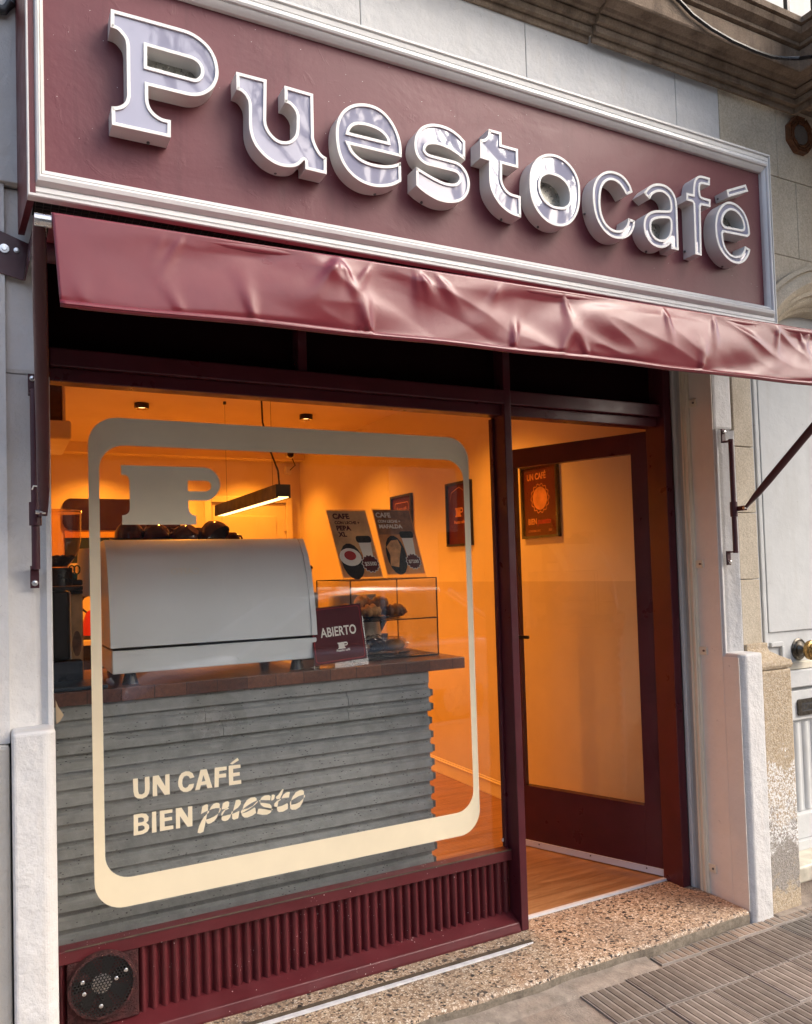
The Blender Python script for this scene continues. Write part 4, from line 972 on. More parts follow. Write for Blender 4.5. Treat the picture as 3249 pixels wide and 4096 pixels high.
for s in (.10, .38, .66): MB().lathe([(.004, 0), (.003, .003)], 10, Matrix.Translation(DPL.at(sg * s, .026, .006)) @ DPL.n.to_track_quat('Z', 'Y').to_matrix().to_4x4()).build('sweep_screw', 'dark_steel', sw)
hd = db('handle', 'black_metal', .655, .760, 1.060, 1.076, .040, .054, .003)
db('handle_spindle', 'black_metal', .748, .766, 1.056, 1.080, .0, .041, .002)
for z in (.25, 1.05, 1.85): MB().lathe([(.009, z), (.009, z + .11)], 12, Matrix.Translation((HX - .004, HY - .008, 0))).build('hinge', 'maroon_metal', door, True, 0, 2, 40)
db('leaf_edge', 'maroon_frame', -.004, .0115, .03, 2.03, -.036, -.004, .001)

# ================================================================== room
RW, RB, RC = 2.763, 4.90, 2.638
struct(MB().box(-.02, RW + .12, .004, RB + .1, -.10, .0).build('floor', 'floor_wood'))
struct(MB().box(-.02, RW + .12, .02, RB + .1, RC, RC + .1).build('ceiling', 'ceiling_paint'))
wr = struct(MB().box(RW, RW + .08, .062, RB + .1, -.002, RC).build('wall_right', 'room_wall'))
struct(MB().box(-.02, .10, .062, RB + .1, -.002, RC).build('wall_left', 'room_wall'))
wbk = struct(MB().box(.10, RW, RB, RB + .1, -.002, RC).build('wall_back', 'room_wall'))
MB().box(RW - .012, RW - .0005, .07, RB - .001, .0, .106).build('skirting', 'cream_paint', wr, False, .004)
MB().box(RW - .020, RW - .0005, .07, RB - .001, .084, .094).build('skirting_bead', 'cream_paint', wr, False, .003)
MB().box(RW - .0045, RW - .0005, .07, RB - .001, .107, 1.338).build('wainscot', 'wainscot', wr)
MB().box(.101, RW - .001, RB - .16, RB - .001, 2.548, RC - .001).build('ceiling_beam', 'ceiling_paint', wbk)
# front soffit above the window so that no daylight leaks in
MB().box(.10, RW, .011, .061, 2.30, RC + .02).build('window_head', 'dark_transom', bld)
MB().box(RW - .045, RW + .1, .006, .061, -.003, RC).build('door_reveal', 'room_wall', bld)
# back door
bd = thing('back_door', (2.22, RB, 0), 'cream panelled inner door in the back wall of the room', 'door')
MB().box(1.850, 2.592, RB - .045, RB - .002, .0, 2.125).build('leaf', 'cream_paint', bd, False, .003)
for x0, x1, z0, z1 in ((1.785, 1.848, .0, 2.19), (2.594, 2.655, .0, 2.19), (1.849, 2.593, 2.128, 2.19)): MB().box(x0, x1, RB - .07, RB - .001, z0, z1).build('architrave', 'cream_paint', bd, False, .006)
MB().box(1.95, 2.49, RB - .055, RB - .046, 1.15, 2.0).build('door_panel', 'cream_paint', bd, False, .006)
MB().box(2.565, 2.60, RB - .06, RB - .046, 1.85, 1.97).build('hinge', 'cream_paint', bd)
# maroon menu board with rounded corners, with hatch below
mbd = thing('menu_board', (1.0, RB, 1.56), 'dark maroon wall board with rounded corners above a dark serving hatch', 'board')
BPl = Plane((0, RB, 0), (1, 0, 0), (0, 0, 1))
slab(MB(), [rrect(.545, 1.56, 1.868, 2.148, .07)], BPl, .002, .03).build('board', 'board_dark', mbd, False, .003)
slab(MB(), [rect(.56, 1.55, 1.80, 1.864)], BPl, .002, .02).build('yellow_band', 'yellow', mbd)
slab(MB(), [rect(.56, 1.55, 1.575, 1.797)], BPl, .002, .012).build('dark_pane', 'blue_dark', mbd)
slab(MB(), [rect(.54, 1.57, 1.545, 1.572)], BPl, .002, .05).build('ledge', 'cream_paint', mbd)
# back worktop with kettle
wt = thing('back_worktop', (.9, 4.55, 0), 'pale back worktop along the rear wall behind the coffee machine', 'worktop')
MB().box(.105, 1.70, 4.30, RB - .002, .885, .925).build('top', 'cream_paint', wt, False, .004)
MB().box(.12, 1.68, 4.34, RB - .01, .0, .884).build('cabinet', 'print_black', wt)
ke = thing('kettle', (.735, 4.48, .925), 'red enamel electric kettle with black arched handle', 'kettle')
KT = Matrix.Translation((.735, 4.48, .925))
MB().lathe([(.098, .0), (.100, .03), (.096, .034)], 24, KT).build('base', 'black_plastic', ke, True, 0, 2, 40)
MB().lathe([(.095, .035), (.094, .06), (.075, .15), (.052, .215), (.046, .225), (.030, .238), (.004, .246)], 24, KT).build('body', 'red_enamel', ke, True, 0, 2, 40)
MB().tube([KT @ Vector(p) for p in ((-.045, 0, .225), (-.085, 0, .26), (-.095, 0, .31), (-.070, 0, .355), (-.02, 0, .378), (.03, 0, .37))], [.007, .012, .014, .014, .013, .011], 10).build('handle', 'black_plastic', ke, True)
# box above the grinder at the left
ac = thing('wall_unit', (.25, 2.0, 2.18), 'pale boxed wall unit under a dark cabinet, high above the coffee grinder', 'cabinet')
MB().box(.105, .388, 1.99, 2.6, 2.198, 2.302).build('casing', 'cream_paint', ac, False, .012)
MB().box(.105, .345, 2.02, 2.58, 2.304, 2.630).build('dark_cabinet', 'brown_panel', ac, False, .004)
MB().box(.346, .362, 2.02, 2.58, 2.304, 2.630).build('cabinet_edge', 'cream_paint', ac, False, .003)

# ceiling spots and pendant
def spot(x, y, label):
    t = thing('ceiling_spot', (x, y, RC - .045), label, 'ceiling light', 'small black ceiling spots')
    MB().lathe([(.046, -.038), (.050, -.034), (.050, -.0005)], 24, Matrix.Translation((x, y, RC)), False).build('housing', 'black_metal', t, True, 0, 2, 40)
    MB().lathe([(.046, -.037), (.030, -.026)], 24, Matrix.Translation((x, y, RC)), False, False).build('reflector', 'chrome', t, True)
    MB().lathe([(.030, -.0265), (.029, -.0260)], 20, Matrix.Translation((x, y, RC))).build('lens', 'lamp_glow', t)
    l = bpy.data.lights.new('spot_light', 'SPOT'); l.energy = SPOT_W; l.color = LAMP; l.spot_size = R_(125); l.spot_blend = .7; l.shadow_soft_size = .03
    o = bpy.data.objects.new('spot_light', l); COL.objects.link(o); o.parent = t; o.location = (0, 0, -.002)
SPOT_W = 25
SPOT_LABELS = ('small round black ceiling spotlight above the coffee machine', 'small round black ceiling spotlight between the pendant lamp and the picture wall',
               'small round black ceiling spotlight, unseen and added for room light over the service counter', 'small round black ceiling spotlight, unseen and added for room light near the entrance door', 'small round black ceiling spotlight above the maroon menu board', 'small round black ceiling spotlight between the menu board and the back door', 'small round black ceiling spotlight above the back door')
for i, (x, y) in enumerate(((.925, 2.99), (2.137, 3.0), (.925, 1.25), (2.137, 1.25), (.80, 4.45), (1.50, 4.45), (2.20, 4.45))):  # the pair nearest the window is unseen, added to brighten the room
    spot(x, y, SPOT_LABELS[i])
pd = thing('pendant_lamp', (1.485, 2.38, 1.86), 'long black linear pendant lamp with warm light underneath hung on thin wires', 'pendant lamp')
x0, x1, y0, y1, z0, z1 = 1.443, 1.530, 1.665, 3.09, 1.862, 1.940
mb = MB(); mb.box(x0, x1, y0, y1, z0 + .008, z1); mb.box(x0, x0 + .012, y0, y1, z0, z0 + .008); mb.box(x1 - .012, x1, y0, y1, z0, z0 + .008)
mb.build('housing', 'black_metal', pd)
MB().box(x0 + .0125, x1 - .0125, y0 + .003, y1 - .003, z0 + .002, z0 + .0075).build('diffuser', 'lamp_glow', pd)
for y in (1.73, 2.747): MB().tube([(1.445, y, z1 - .001), (1.442, y, RC - .002)], .0012, 5).build('wire', 'black_plastic', pd)
MB().tube([(1.475, 1.70, z1 - .001), (1.470, 1.70, 2.02), (1.44, 1.75, 2.15), (1.415, 1.80, 2.32), (1.42, 1.83, 2.5), (1.43, 1.85, RC - .002)], .0055, 8).build('flex', 'black_plastic', pd, True)
MB().lathe([(.011, -.02), (.011, -.0005)], 12, Matrix.Translation((1.442, 2.747, RC))).build('ceiling_anchor', 'black_plastic', pd)
al = bpy.data.lights.new('pendant_light', 'AREA'); al.shape = 'RECTANGLE'; al.size = .06; al.size_y = 1.40; al.energy = 13.5; al.color = LAMP
ao = bpy.data.objects.new('pendant_light', al); COL.objects.link(ao); ao.parent = pd; ao.location = Vector((1.486, 2.38, 1.858)) - wloc(pd)
# security camera
sc_ = thing('security_camera', (2.62, RB - .1, 2.50), 'small white security camera fixed near the ceiling in the back corner', 'camera')
MB().ball((2.60, RB - .20, 2.595), .045, .055, .042).build('head', 'paper_cup', sc_, True)
MB().lathe([(.034, 0), (.030, .006)], 18, Matrix.Translation((2.585, RB - .252, 2.592)) @ RX).build('lens', 'black_plastic', sc_, True)
MB().box(2.60, 2.66, RB - .06, RB - .001, 2.42, 2.50).build('socket', 'paper_cup', sc_, False, .006)
MB().tube([(2.63, RB - .17, 2.56), (2.67, RB - .14, 2.50), (2.64, RB - .07, 2.46)], .005, 6).build('lead', 'black_plastic', sc_, True)

# pictures on the right wall: plane facing -X, text runs towards the street
def picture(y_far, y_near, z0, z1, label, fill):
    t = thing('framed_picture', (RW, (y_far + y_near) / 2, z0), label, 'picture')
    pl = Plane((RW - .001, y_far, z0), (0, -1, 0), (0, 0, 1)); w, h = y_far - y_near, z1 - z0
    slab(MB(), [rect(0, w, 0, h), rect(.014, w - .014, .014, h - .014)[::-1]], pl, 0, .022).build('frame', 'black_metal', t, False, .001)
    slab(MB(), [rect(.013, w - .013, .013, h - .013)], pl, .001, .006).build('print', fill, t)
    return t, pl, w, h
def cup_loops(cx, cy, s):                                # cup emblem scaled to height s
    xs = [p.x for p in CUPL[0]]; zs = [p.y for p in CUPL[0]]
    ox, oz, hh = (min(xs) + max(xs)) / 2, (min(zs) + max(zs)) / 2, max(zs) - min(zs)
    return [[Vector((cx + (p.x - ox) / hh * s, cy + (p.y - oz) / hh * s)) for p in l] for l in CUPL]
t, pl, w, h = picture(1.093, .757, 1.585, 2.005, 'black framed wine red poster with a scalloped badge beside the door', 'print_wine')
text(MB(), 'UN CAFÉ', .050, pl, .048, .335, .0075, .0016, sx=.86).build('lettering', 'print_orange', t)
bx, by = .165, .225
flat(MB(), [scallop(bx, by, .082, .006), scallop(bx, by, .076, .006)[::-1]], pl, .0072).build('badge_ring', 'print_orange', t)
flat(MB(), [scallop(bx, by, .066, .0, 1, 40)], pl, .0072).build('badge', 'print_orange', t)
text(MB(), 'BIEN', .046, pl, .048, .080, .0075, .0016, sx=.86).build('lettering', 'print_orange', t)
text(MB(), 'puesto', .046, pl, .135, .080, .0075, .0012, sx=.95, shear=.3).build('lettering', 'print_red', t)
text(MB(), 'CÓRDOBA, ARG', .017, pl, .048, .036, .0075, .0002, sx=.9).build('lettering', 'print_orange', t); text(MB(), '2025', .017, pl, .235, .036, .0075, .0002, sx=.9).build('lettering', 'print_orange', t)
t, pl, w, h = picture(1.964, 1.650, 1.575, 2.002, 'black framed brown poster with a pale cup emblem in the middle of the wall', 'print_wine')
slab(MB(), [rrect(.075, .235, .06, .25, .01)], pl, .0062, .0066).build('card', 'print_maroon', t)
flat(MB(), cup_loops(.155, .225, .062), pl, .0075).build('cup_emblem', 'print_orange', t)
text(MB(), 'Puesto café', .030, pl, .155, .150, .0075, .0006, 'CENTER', .95).build('lettering', 'print_orange', t)
for q in ((.05, .36, .26, .405),): flat(MB(), [[Vector((.035, .30)), Vector((.06, .365)), Vector((.16, .395)), Vector((.26, .345)), Vector((.262, .341)), Vector((.16, .390)), Vector((.063, .361)), Vector((.038, .30))]], pl, .0072).build('line_motif', 'print_orange', t)
t, pl, w, h = picture(2.812, 2.473, 1.575, 1.996, 'black framed maroon poster partly hidden behind the price stands', 'print_wine')
flat(MB(), [rrect(.055, .28, .27, .365, .02), rrect(.060, .275, .275, .360, .016)[::-1]], pl, .0072).build('border', 'print_orange', t)
text(MB(), 'Puesto café', .036, pl, .168, .305, .0075, .0006, 'CENTER', .95).build('lettering', 'print_orange', t)

# ================================================================== counter
ct = thing('service_counter', (.95, .5, 0), 'grey slatted service counter with thick dark butcher block top behind the window', 'counter')
CT, CF = 1.050, .182                                    # top level, front edge
MB().box(.12, 1.765, CF, .86, CT - .046, CT).build('countertop', 'butcher_block', ct, False, .003)
MB().box(.125, 1.585, CF + .045, .80, .0, CT - .0465).build('carcass', 'cap_grey', ct)
PIT = .0572; random.seed(5)
i = 0; z = CT - .098
MB().box(.124, 1.60, CF + .020, CF + .0445, CT - .096, CT - .048).build('top_batten', 'slat', ct, False, .002)
while z > .02:
    zb = z - PIT
    js = [.124, random.uniform(.55, .75), random.uniform(1.05, 1.3), 1.604 + random.uniform(-.004, .004)] if i < 2 else [.124, 1.604 + random.uniform(-.005, .005)]
    for a, b in zip(js[:-1], js[1:]):
        pr = [(CF + .044, z), (CF + .036, z), (CF + .036, z - .018), (CF + .031, z - .020), (CF + .026, z - .0225), (CF + .022, z - .026), (CF + .018, z - .054), (CF + .020, z - .0565), (CF + .044, z - .0565)]
        MB().prism([(0, p, q) for p, q in pr], (a, 0, 0), (b - .0012, 0, 0)).build('slat', 'slat', ct, False, .0012, 1)
    MB().box(js[-1] - .002, js[-1] + .011, CF + .021, CF + .043, z - .052, z - .026).build('end_cap', 'cap_grey', ct, False, .001, 1)
    MB().box(js[-1] + .0105, js[-1] + .0115, CF + .026, CF + .039, z - .047, z - .031).build('end_hollow', 'black_matt', ct)
    z = zb; i += 1

# ================================================================== coffee machine (its back towards the window)
cm = thing('coffee_machine', (.74, .5, CT), 'large grey espresso machine seen from behind on the counter', 'coffee machine')
X0, X1 = .358, 1.122
prof = [(.232, 1.182), (.238, 1.25), (.252, 1.33), (.276, 1.42), (.312, 1.50), (.362, 1.562), (.372, 1.566)]
def curve_panel(x0, x1, dy, t, name, mat, zmax=9, bev=.0):
    pr = [(y + dy, z) for y, z in prof] ; back = [(y + t, z - .002) for y, z in pr[::-1]]
    return MB().prism([(0, y, z) for y, z in pr + back], (x0, 0, 0), (x1, 0, 0)).build(name, mat, cm, True, bev, 2, 30)
curve_panel(X0 + .022, X1 - .022, 0, .012, 'back_panel', 'mach_grey')
curve_panel(X0, X0 + .0215, -.004, .30, 'side_trim', 'mach_grey')
curve_panel(X1 - .0215, X1, -.004, .30, 'side_trim', 'mach_grey')
MB().box(X0 + .004, X1 - .004, .250, .78, 1.176, 1.30).build('chassis', 'mach_side', cm, False, .004)
MB().box(X0 + .004, X1 - .004, .40, .70, 1.301, 1.548).build('upper_body', 'mach_side', cm, False, .004)
MB().box(X0 + .004, X1 - .004, .224, .78, 1.092, 1.172).build('lower_panel', 'mach_grey', cm, False, .004)
MB().box(X0 + .01, X1 - .01, .236, .30, 1.1725, 1.1755).build('shadow_gap', 'black_matt', cm)
MB().box(X0 + .004, X1 - .004, .372, .72, 1.550, 1.562).build('cup_tray', 'mach_side', cm)
for x in (X0 + .07, X1 - .07):
    for y in (.275, .70): MB().lathe([(.030, CT), (.026, CT + .012), (.018, CT + .043)], 16, Matrix.Translation((x, y, 0))).build('foot', 'black_plastic', cm, True, 0, 2, 40)
MB().lathe([(.055, 0), (.062, .03), (.058, .16), (.050, .185)], 20, Matrix.Translation((X0 - .01, .62, 1.36))).build('side_pod', 'mach_grey', cm, True, 0, 2, 40)
pl = Plane((.55, .272, 1.432), (1, 0, 0), Vector((0, .16, .5)).normalized())
vs_, fs_ = text_tris('CAFFO', .034, .0, sx=-1.0)
MB().add([pl.at(.13 + a, b, .0050) for a, b in vs_], fs_).build('lettering', 'print_white', cm)

# cups on the machine
def cup_at(p, rot, s, label, kind='mouth_down'):
    t = thing('coffee_cup', p, label, 'cup', 'brown cups on the coffee machine')
    T = Matrix.Translation(p) @ Matrix.Rotation(rot[2], 4, 'Z') @ Matrix.Rotation(rot[0], 4, 'X') @ Matrix.Rotation(rot[1], 4, 'Y') @ Matrix.Scale(s, 4)
    pr = [(.0, .0), (.026, .0), (.026, .004), (.030, .006), (.043, .020), (.051, .040), (.054, .062), (.052, .062), (.048, .040), (.040, .022), (.02, .009), (.0, .008)]
    T2 = T @ Matrix.Translation((0, 0, .062)) @ Matrix.Rotation(R_(180), 4, 'X') if kind == 'mouth_down' else T
    MB().lathe([(max(r, .0005), h) for r, h in pr], 26, T2, False, False).build('bowl', 'brown_glaze', t, True, 0, 2, 50)
    MB().tube([T2 @ Vector(q) for q in ((.048, 0, .052), (.068, 0, .055), (.076, 0, .040), (.068, 0, .024), (.044, 0, .022))], .0045, 8).build('handle', 'brown_glaze', t, True)
    return t
ZT = 1.5625
cups = [((.462, .47, ZT + .012), (0, 0, .8), 1.05, 'brown glazed cup turned upside down on a saucer', 'mouth_down'),
        ((.562, .46, ZT), (.05, .32, 2.2), 1.1, 'brown glazed cup leaning sideways over its neighbour on the machine', 'mouth_down'),
        ((.662, .47, ZT), (-.25, -.75, 2.6), 1.08, 'brown glazed cup tipped on its side showing its pale rim', 'mouth_down'),
        ((.800, .47, ZT + .018), (-.75, .35, 1.2), 1.08, 'brown glazed cup lying tilted with its base facing out', 'mouth_down'),
        ((.52, .58, ZT), (0, 0, 4.0), 1.05, 'brown glazed cup upside down in the back row', 'mouth_down'),
        ((.64, .585, ZT), (0, 0, 1.0), 1.05, 'brown glazed cup upside down behind the tipped cup', 'mouth_down'),
        ((.735, .56, ZT), (0, 0, 2.4), .95, 'brown glazed cup upside down near the tilted cup', 'mouth_down'),
        ((.875, .53, ZT), (0, 0, .3), .62, 'tiny brown espresso cup at the end of the row', 'mouth_down')]
for p, r, s, l, k in cups: cup_at(p, r, s, l, k)
sau = tag(MB().lathe([(.0005, .003), (.03, .002), (.05, .004), (.075, .012), (.074, .014), (.048, .007), (.0005, .006)], 30, Matrix.Translation((.462, .47, ZT)), False, False).build('saucer', 'brown_glaze', None, True), 'brown glazed saucer under an upturned cup on the coffee machine', 'saucer')

# ================================================================== grinder at the left end
gd = thing('coffee_grinder', (.215, .47, CT), 'black coffee grinder with a tall clear bean hopper', 'grinder')
GX, GY = .212, .47
GT = Matrix.Translation((GX, GY, 0))
MB().box(GX - .075, GX + .072, GY - .07, GY + .12, CT, CT + .085).build('base', 'black_plastic', gd, False, .008)
MB().box(GX - .070, GX + .030, GY - .065, GY + .10, CT + .086, 1.385).build('body', 'black_metal', gd, False, .01)
MB().box(GX + .0305, GX + .0345, GY - .064, GY + .05, CT + .09, 1.38).build('chrome_strip', 'chrome', gd)
MB().box(GX - .072, GX + .076, GY - .066, GY + .10, 1.386, 1.402).build('shoulder', 'black_plastic', gd, False, .003)
MB().lathe([(.050, 1.403), (.048, 1.440), (.046, 1.470)], 24, GT).build('collar', 'black_plastic', gd, True, 0, 2, 40)
MB().lathe([(.030, 1.471), (.042, 1.486), (.070, 1.530), (.078, 1.570), (.080, 1.670), (.081, 1.672)], 28, GT, True, False).build('hopper', 'hopper', gd, True, 0, 2, 60)
MB().lathe([(.083, 1.671), (.083, 1.679), (.078, 1.681)], 28, GT).build('hopper_lid', 'hopper', gd, True, 0, 2, 40)
random.seed(3); mb = MB(); mb.lathe([(.028, 1.474), (.040, 1.488), (.058, 1.508)], 20, GT)
for k in range(60):
    a, r = random.uniform(0, 6.28), .055 * math.sqrt(random.random())
    mb.ball((GX + r * math.cos(a), GY + r * math.sin(a), 1.508 + random.uniform(-.002, .006)), .006, .0045, .004, 6, 4)
b_ = mb.build('beans', 'beans', gd, True); b_['kind'] = 'stuff'
db_ = thing('bean_bag', (.262, .56, CT), 'clear jar printed with a sack of coffee beans beside the grinder', 'jar')
MB().box(GX + .037, GX + .080, GY - .01, GY + .09, CT + .001, 1.372).build('jar', 'print_tan', db_, False, .006)
MB().box(GX + .036, GX + .081, GY - .012, GY + .092, 1.3725, 1.385).build('lid', 'black_plastic', db_, False, .003)
MB().ball((GX + .058, GY - .008, 1.19), .018, .004, .055).build('printed_sack', 'pastry_dark', db_, True)
si = thing('scissors', (.262, .46, 1.405), 'green handled scissors standing in a black holder on the grinder', 'scissors')
MB().box(.246, .292, .45, .49, 1.403, 1.425).build('holder', 'black_plastic', si, False, .006)
for dx, dz, tl in ((-.006, 0, .35), (.012, .0, -.35)):
    ring = [(.262 + dx + .013 * math.cos(a * .5236) * .8 + tl * .0, .468, 1.462 + dz + .016 * math.sin(a * .5236)) for a in range(13)]
    MB().tube(ring, .0028, 6, False).build('handle_ring', 'green_plastic', si, True)
MB().add([(.256, .466, 1.424), (.274, .466, 1.424), (.276, .466, 1.447), (.254, .466, 1.447), (.256, .472, 1.424), (.274, .472, 1.424), (.276, .472, 1.447), (.254, .472, 1.447)], [(0, 1, 2, 3), (7, 6, 5, 4), (0, 4, 5, 1), (1, 5, 6, 2), (2, 6, 7, 3), (3, 7, 4, 0)]).build('shank', 'green_plastic', si)
tr_ = tag(MB().box(.13, .345, .20, .40, CT + .0005, CT + .014).build('rubber_mat', 'blue_dark', None, False, .004), 'dark blue rubber mat on the counter below the grinder', 'mat')

# ================================================================== display case
dc = thing('display_case', (1.515, .52, CT), 'clear glass pastry display case with a middle shelf on the counter', 'display case')
a0, a1, c0, c1, h0, h1 = 1.312, 1.722, .330, .715, CT + .002, 1.388
g = .004
for nm, bx in (('front_pane', (a0, a1, c0, c0 + g, h0 + .006, h1 - .006)), ('back_pane', (a0, a1, c1 - g, c1, h0 + .006, h1 - .006)), ('side_pane', (a0, a0 + g, c0 + g + .001, c1 - g - .001, h0 + .006, h1 - .006)), ('side_pane', (a1 - g, a1, c0 + g + .001, c1 - g - .001, h0 + .006, h1 - .006)), ('top_pane', (a0, a1, c0, c1, h1 - .005, h1)), ('shelf_pane', (a0 + .006, a1 - .006, c0 + .006, c1 - .006, 1.212, 1.217))):
    MB().box(*bx).build(nm, 'acrylic', dc)
MB().box(a0, a1, c0, c1, h0 - .001, h0 + .005).build('base', 'black_plastic', dc)
e = .0022
for x in (a0, a1):
    for y in (c0, c1): MB().box(x - e, x + e, y - e, y + e, h0, h1).build('edge_strip', 'black_plastic', dc)
for z_ in (h1, 1.214):
    for y in (c0, c1): MB().box(a0, a1, y - e, y + e, z_ - e, z_ + e).build('edge_strip', 'black_plastic', dc)
    for x in (a0, a1): MB().box(x - e, x + e, c0, c1, z_ - e, z_ + e).build('edge_strip', 'black_plastic', dc)
def croissant(c, L, r, rz, mat, label, bent=.25):
    mb = MB(); path = []; rad = []
    for k in range(25):
        u = k / 24 * 2 - 1
        p = Vector((u * L / 2, bent * L * (u * u) - bent * L * .4, 0)); p.rotate(Matrix.Rotation(rz, 3, 'Z'))
        path.append(Vector(c) + p + Vector((0, 0, r * .8 * (1 - u * u * .5) - r * .2))); rad.append(r * max(.18, (1 - abs(u) ** 2.2)) * (1 + .13 * (1 if (k % 4) < 2 else -1)))
    o_ = mb.tube(path, rad, 12).build('croissant', mat, None, True, 0, 2, 60)
    return tag(o_, label, 'croissant')
tr = tag(MB().lathe([(.0005, .0), (.10, .0), (.118, .006), (.120, .012), (.116, .012), (.10, .006), (.0005, .005)], 30, Matrix.Translation((1.485, .50, 1.2175)) @ Matrix.Scale(1.25, 4, (1, 0, 0)), False, False).build('tray', 'black_plastic', None, True), 'black oval tray of croissants on the upper case shelf', 'tray')
croissant((1.455, .455, 1.233), .13, .030, .2, 'pastry', 'plain golden croissant at the bottom of the upper tray pile')
croissant((1.575, .46, 1.232), .13, .028, -.15, 'pastry_dark', 'dark baked pastry lying at the tray end by the glass')
croissant((1.50, .47, 1.268), .13, .027, .25, 'pastry_dark', 'dark chocolate croissant resting on top of the upper tray pile')
croissant((1.435, .52, 1.262), .14, .034, 1.0, 'pastry', 'large ribbed golden croissant at the back of the upper tray')
croissant((1.36, .52, 1.235), .12, .030, .5, 'pastry', 'golden croissant beside the corner post of the upper shelf')
tr2 = tag(MB().lathe([(.0005, .0), (.09, .0), (.108, .006), (.112, .014), (.108, .014), (.09, .006), (.0005, .005)], 30, Matrix.Translation((1.50, .47, CT + .0085)) @ Matrix.Scale(1.35, 4, (1, 0, 0)), False, False).build('tray', 'black_plastic', None, True), 'black oval tray of wrapped pastries in the bottom of the case', 'tray')
random.seed(9)
def wrapped(c, L, r, rz, mat, label):
    t = thing('wrapped_pastry', c, label, 'pastry')
    MB().ball(Vector(c) + Vector((0, 0, r)), L / 2, r * 1.1, r * .9, 14, 9).xform(Matrix.Translation(c) @ Matrix.Rotation(rz, 4, 'Z') @ Matrix.Translation(-Vector(c))).build('pastry', mat, t, True)
    def cr(p): return p * (1 + .10 * math.sin(p.x * 260 + p.y * 190) + .07 * math.sin(p.z * 330 + p.x * 120))
    MB().ball(Vector(c) + Vector((0, 0, r * 1.15)), L / 2 + .012, r * 1.3, r * 1.12, 26, 16, cr).xform(Matrix.Translation(c) @ Matrix.Rotation(rz, 4, 'Z') @ Matrix.Translation(-Vector(c))).build('plastic_wrap', 'wrap', t, False)
wrapped((1.40, .44, CT + .016), .10, .028, .3, 'pastry_dark', 'plastic wrapped dark cake behind the open sign')
wrapped((1.48, .47, CT + .016), .11, .034, .1, 'print_black', 'plastic wrapped dark brownie in the middle of the lower tray')
wrapped((1.57, .46, CT + .016), .10, .030, -.3, 'pastry', 'plastic wrapped golden pastry at the right of the lower tray')

# price stands on the case: slanted clear holders
def price_stand(blx, bly, brx, bry, tlx, tly, y0, label, dish):
    b0 = on_y(blx, bly, y0); b1 = on_y(brx, bry, y0)
    z = h1 + .001; b0.z = z; b1.z = z
    y1 = y0 + .105
    t0 = on_y(tlx, tly, y1)
    t = thing('price_stand', ((b0.x + b1.x) / 2, y0, z), label, 'sign')
    w = (b1 - b0).length; vv = (t0 - b0); hh = vv.length
    pl = Plane(b0, (b1 - b0).normalized(), vv.normalized())
    sk = 0
    slab(MB(), [rect(0, w, 0, hh)], pl, -.0012, .0012).build('holder', 'acrylic', t)
    MB().box(b0.x, b1.x, y0, y0 + .07, z, z + .002).build('foot', 'acrylic', t)
    return t, pl, w, hh
t, pl, w, h = price_stand(1373, 2323, 1537, 2314, 1300, 2037, .47, 'slanted price stand reading cafe con leche and pepa XL', 0)
D_ = .0016
flat(MB(), [rect(.004, w - .004, .010, h - .006)], pl, D_).build('print', 'print_tan', t)
flat(MB(), [rect(.008, w - .008, .014, h * .38)], pl, D_ + .0003).build('photo_table', 'print_orange', t)
flat(MB(), [V2([(.012 + .05 * math.cos(a * .35) * 1.05 + .055, .085 + .085 * math.sin(a * .35)) for a in range(18)])], pl, D_ + .0006).build('photo_plate', 'print_black', t)
flat(MB(), [V2([(.062 + .052 * math.cos(a * .35), .105 + .042 * math.sin(a * .35)) for a in range(18)])], pl, D_ + .0009).build('photo_cookie', 'print_white', t)
flat(MB(), [V2([(.062 + .028 * math.cos(a * .35), .112 + .022 * math.sin(a * .35)) for a in range(18)])], pl, D_ + .0012).build('photo_jam', 'print_red', t)
flat(MB(), [V2([(.118, .18), (.178, .18), (.168, .06), (.128, .06)])], pl, D_ + .0006).build('photo_cup', 'print_white', t)
flat(MB(), [rrect(.110, .184, .172, .205, .012)], pl, D_ + .0009).build('photo_lid', 'print_black', t)
flat(MB(), [scallop(.150, .072, .041, .003)], pl, D_ + .0012).build('badge_edge', 'print_white', t); flat(MB(), [scallop(.150, .072, .038, .003)], pl, D_ + .0015).build('badge', 'print_maroon', t)
text(MB(), '$5500', .025, pl, .150, .063, D_ + .0018, .0004, 'CENTER', .92).build('lettering', 'print_white', t)
mb = MB(); text(mb, 'CAFE', .034, pl, .026, h - .046, D_ + .0006, .0014); text(mb, 'CON LECHE +', .019, pl, .028, h - .072, D_ + .0006, .0008); text(mb, 'PEPA', .031, pl, .030, h - .102, D_ + .0006, .0014); text(mb, 'XL', .031, pl, .034, h - .132, D_ + .0006, .0014)
mb.build('lettering', 'print_maroon', t)
t, pl, w, h = price_stand(1551, 2312, 1708, 2305, 1484, 2034, .47, 'slanted price stand reading cafe con leche and mafalda', 1)
flat(MB(), [rect(.004, w - .004, .018, h - .006)], pl, D_).build('print', 'print_orange', t)
flat(MB(), [rect(.008, w - .008, h * .62, h - .010)], pl, D_ + .0003).build('photo_backdrop', 'pastry_dark', t)
flat(MB(), [V2([(.072 + .050 * math.cos(a * .35), .11 + .095 * math.sin(a * .35)) for a in range(18)])], pl, D_ + .0006).build('photo_plate', 'print_black', t)
flat(MB(), [V2([(.03, .06), (.07, .052), (.085, .10), (.105, .15), (.095, .185), (.06, .18), (.03, .15), (.04, .11)])], pl, D_ + .0009).build('photo_croissant', 'pastry', t)
flat(MB(), [V2([(.118, .20), (.176, .20), (.168, .10), (.126, .10)])], pl, D_ + .0006).build('photo_cup', 'print_white', t)
flat(MB(), [rrect(.112, .182, .192, .225, .012)], pl, D_ + .0009).build('photo_lid', 'print_black', t)
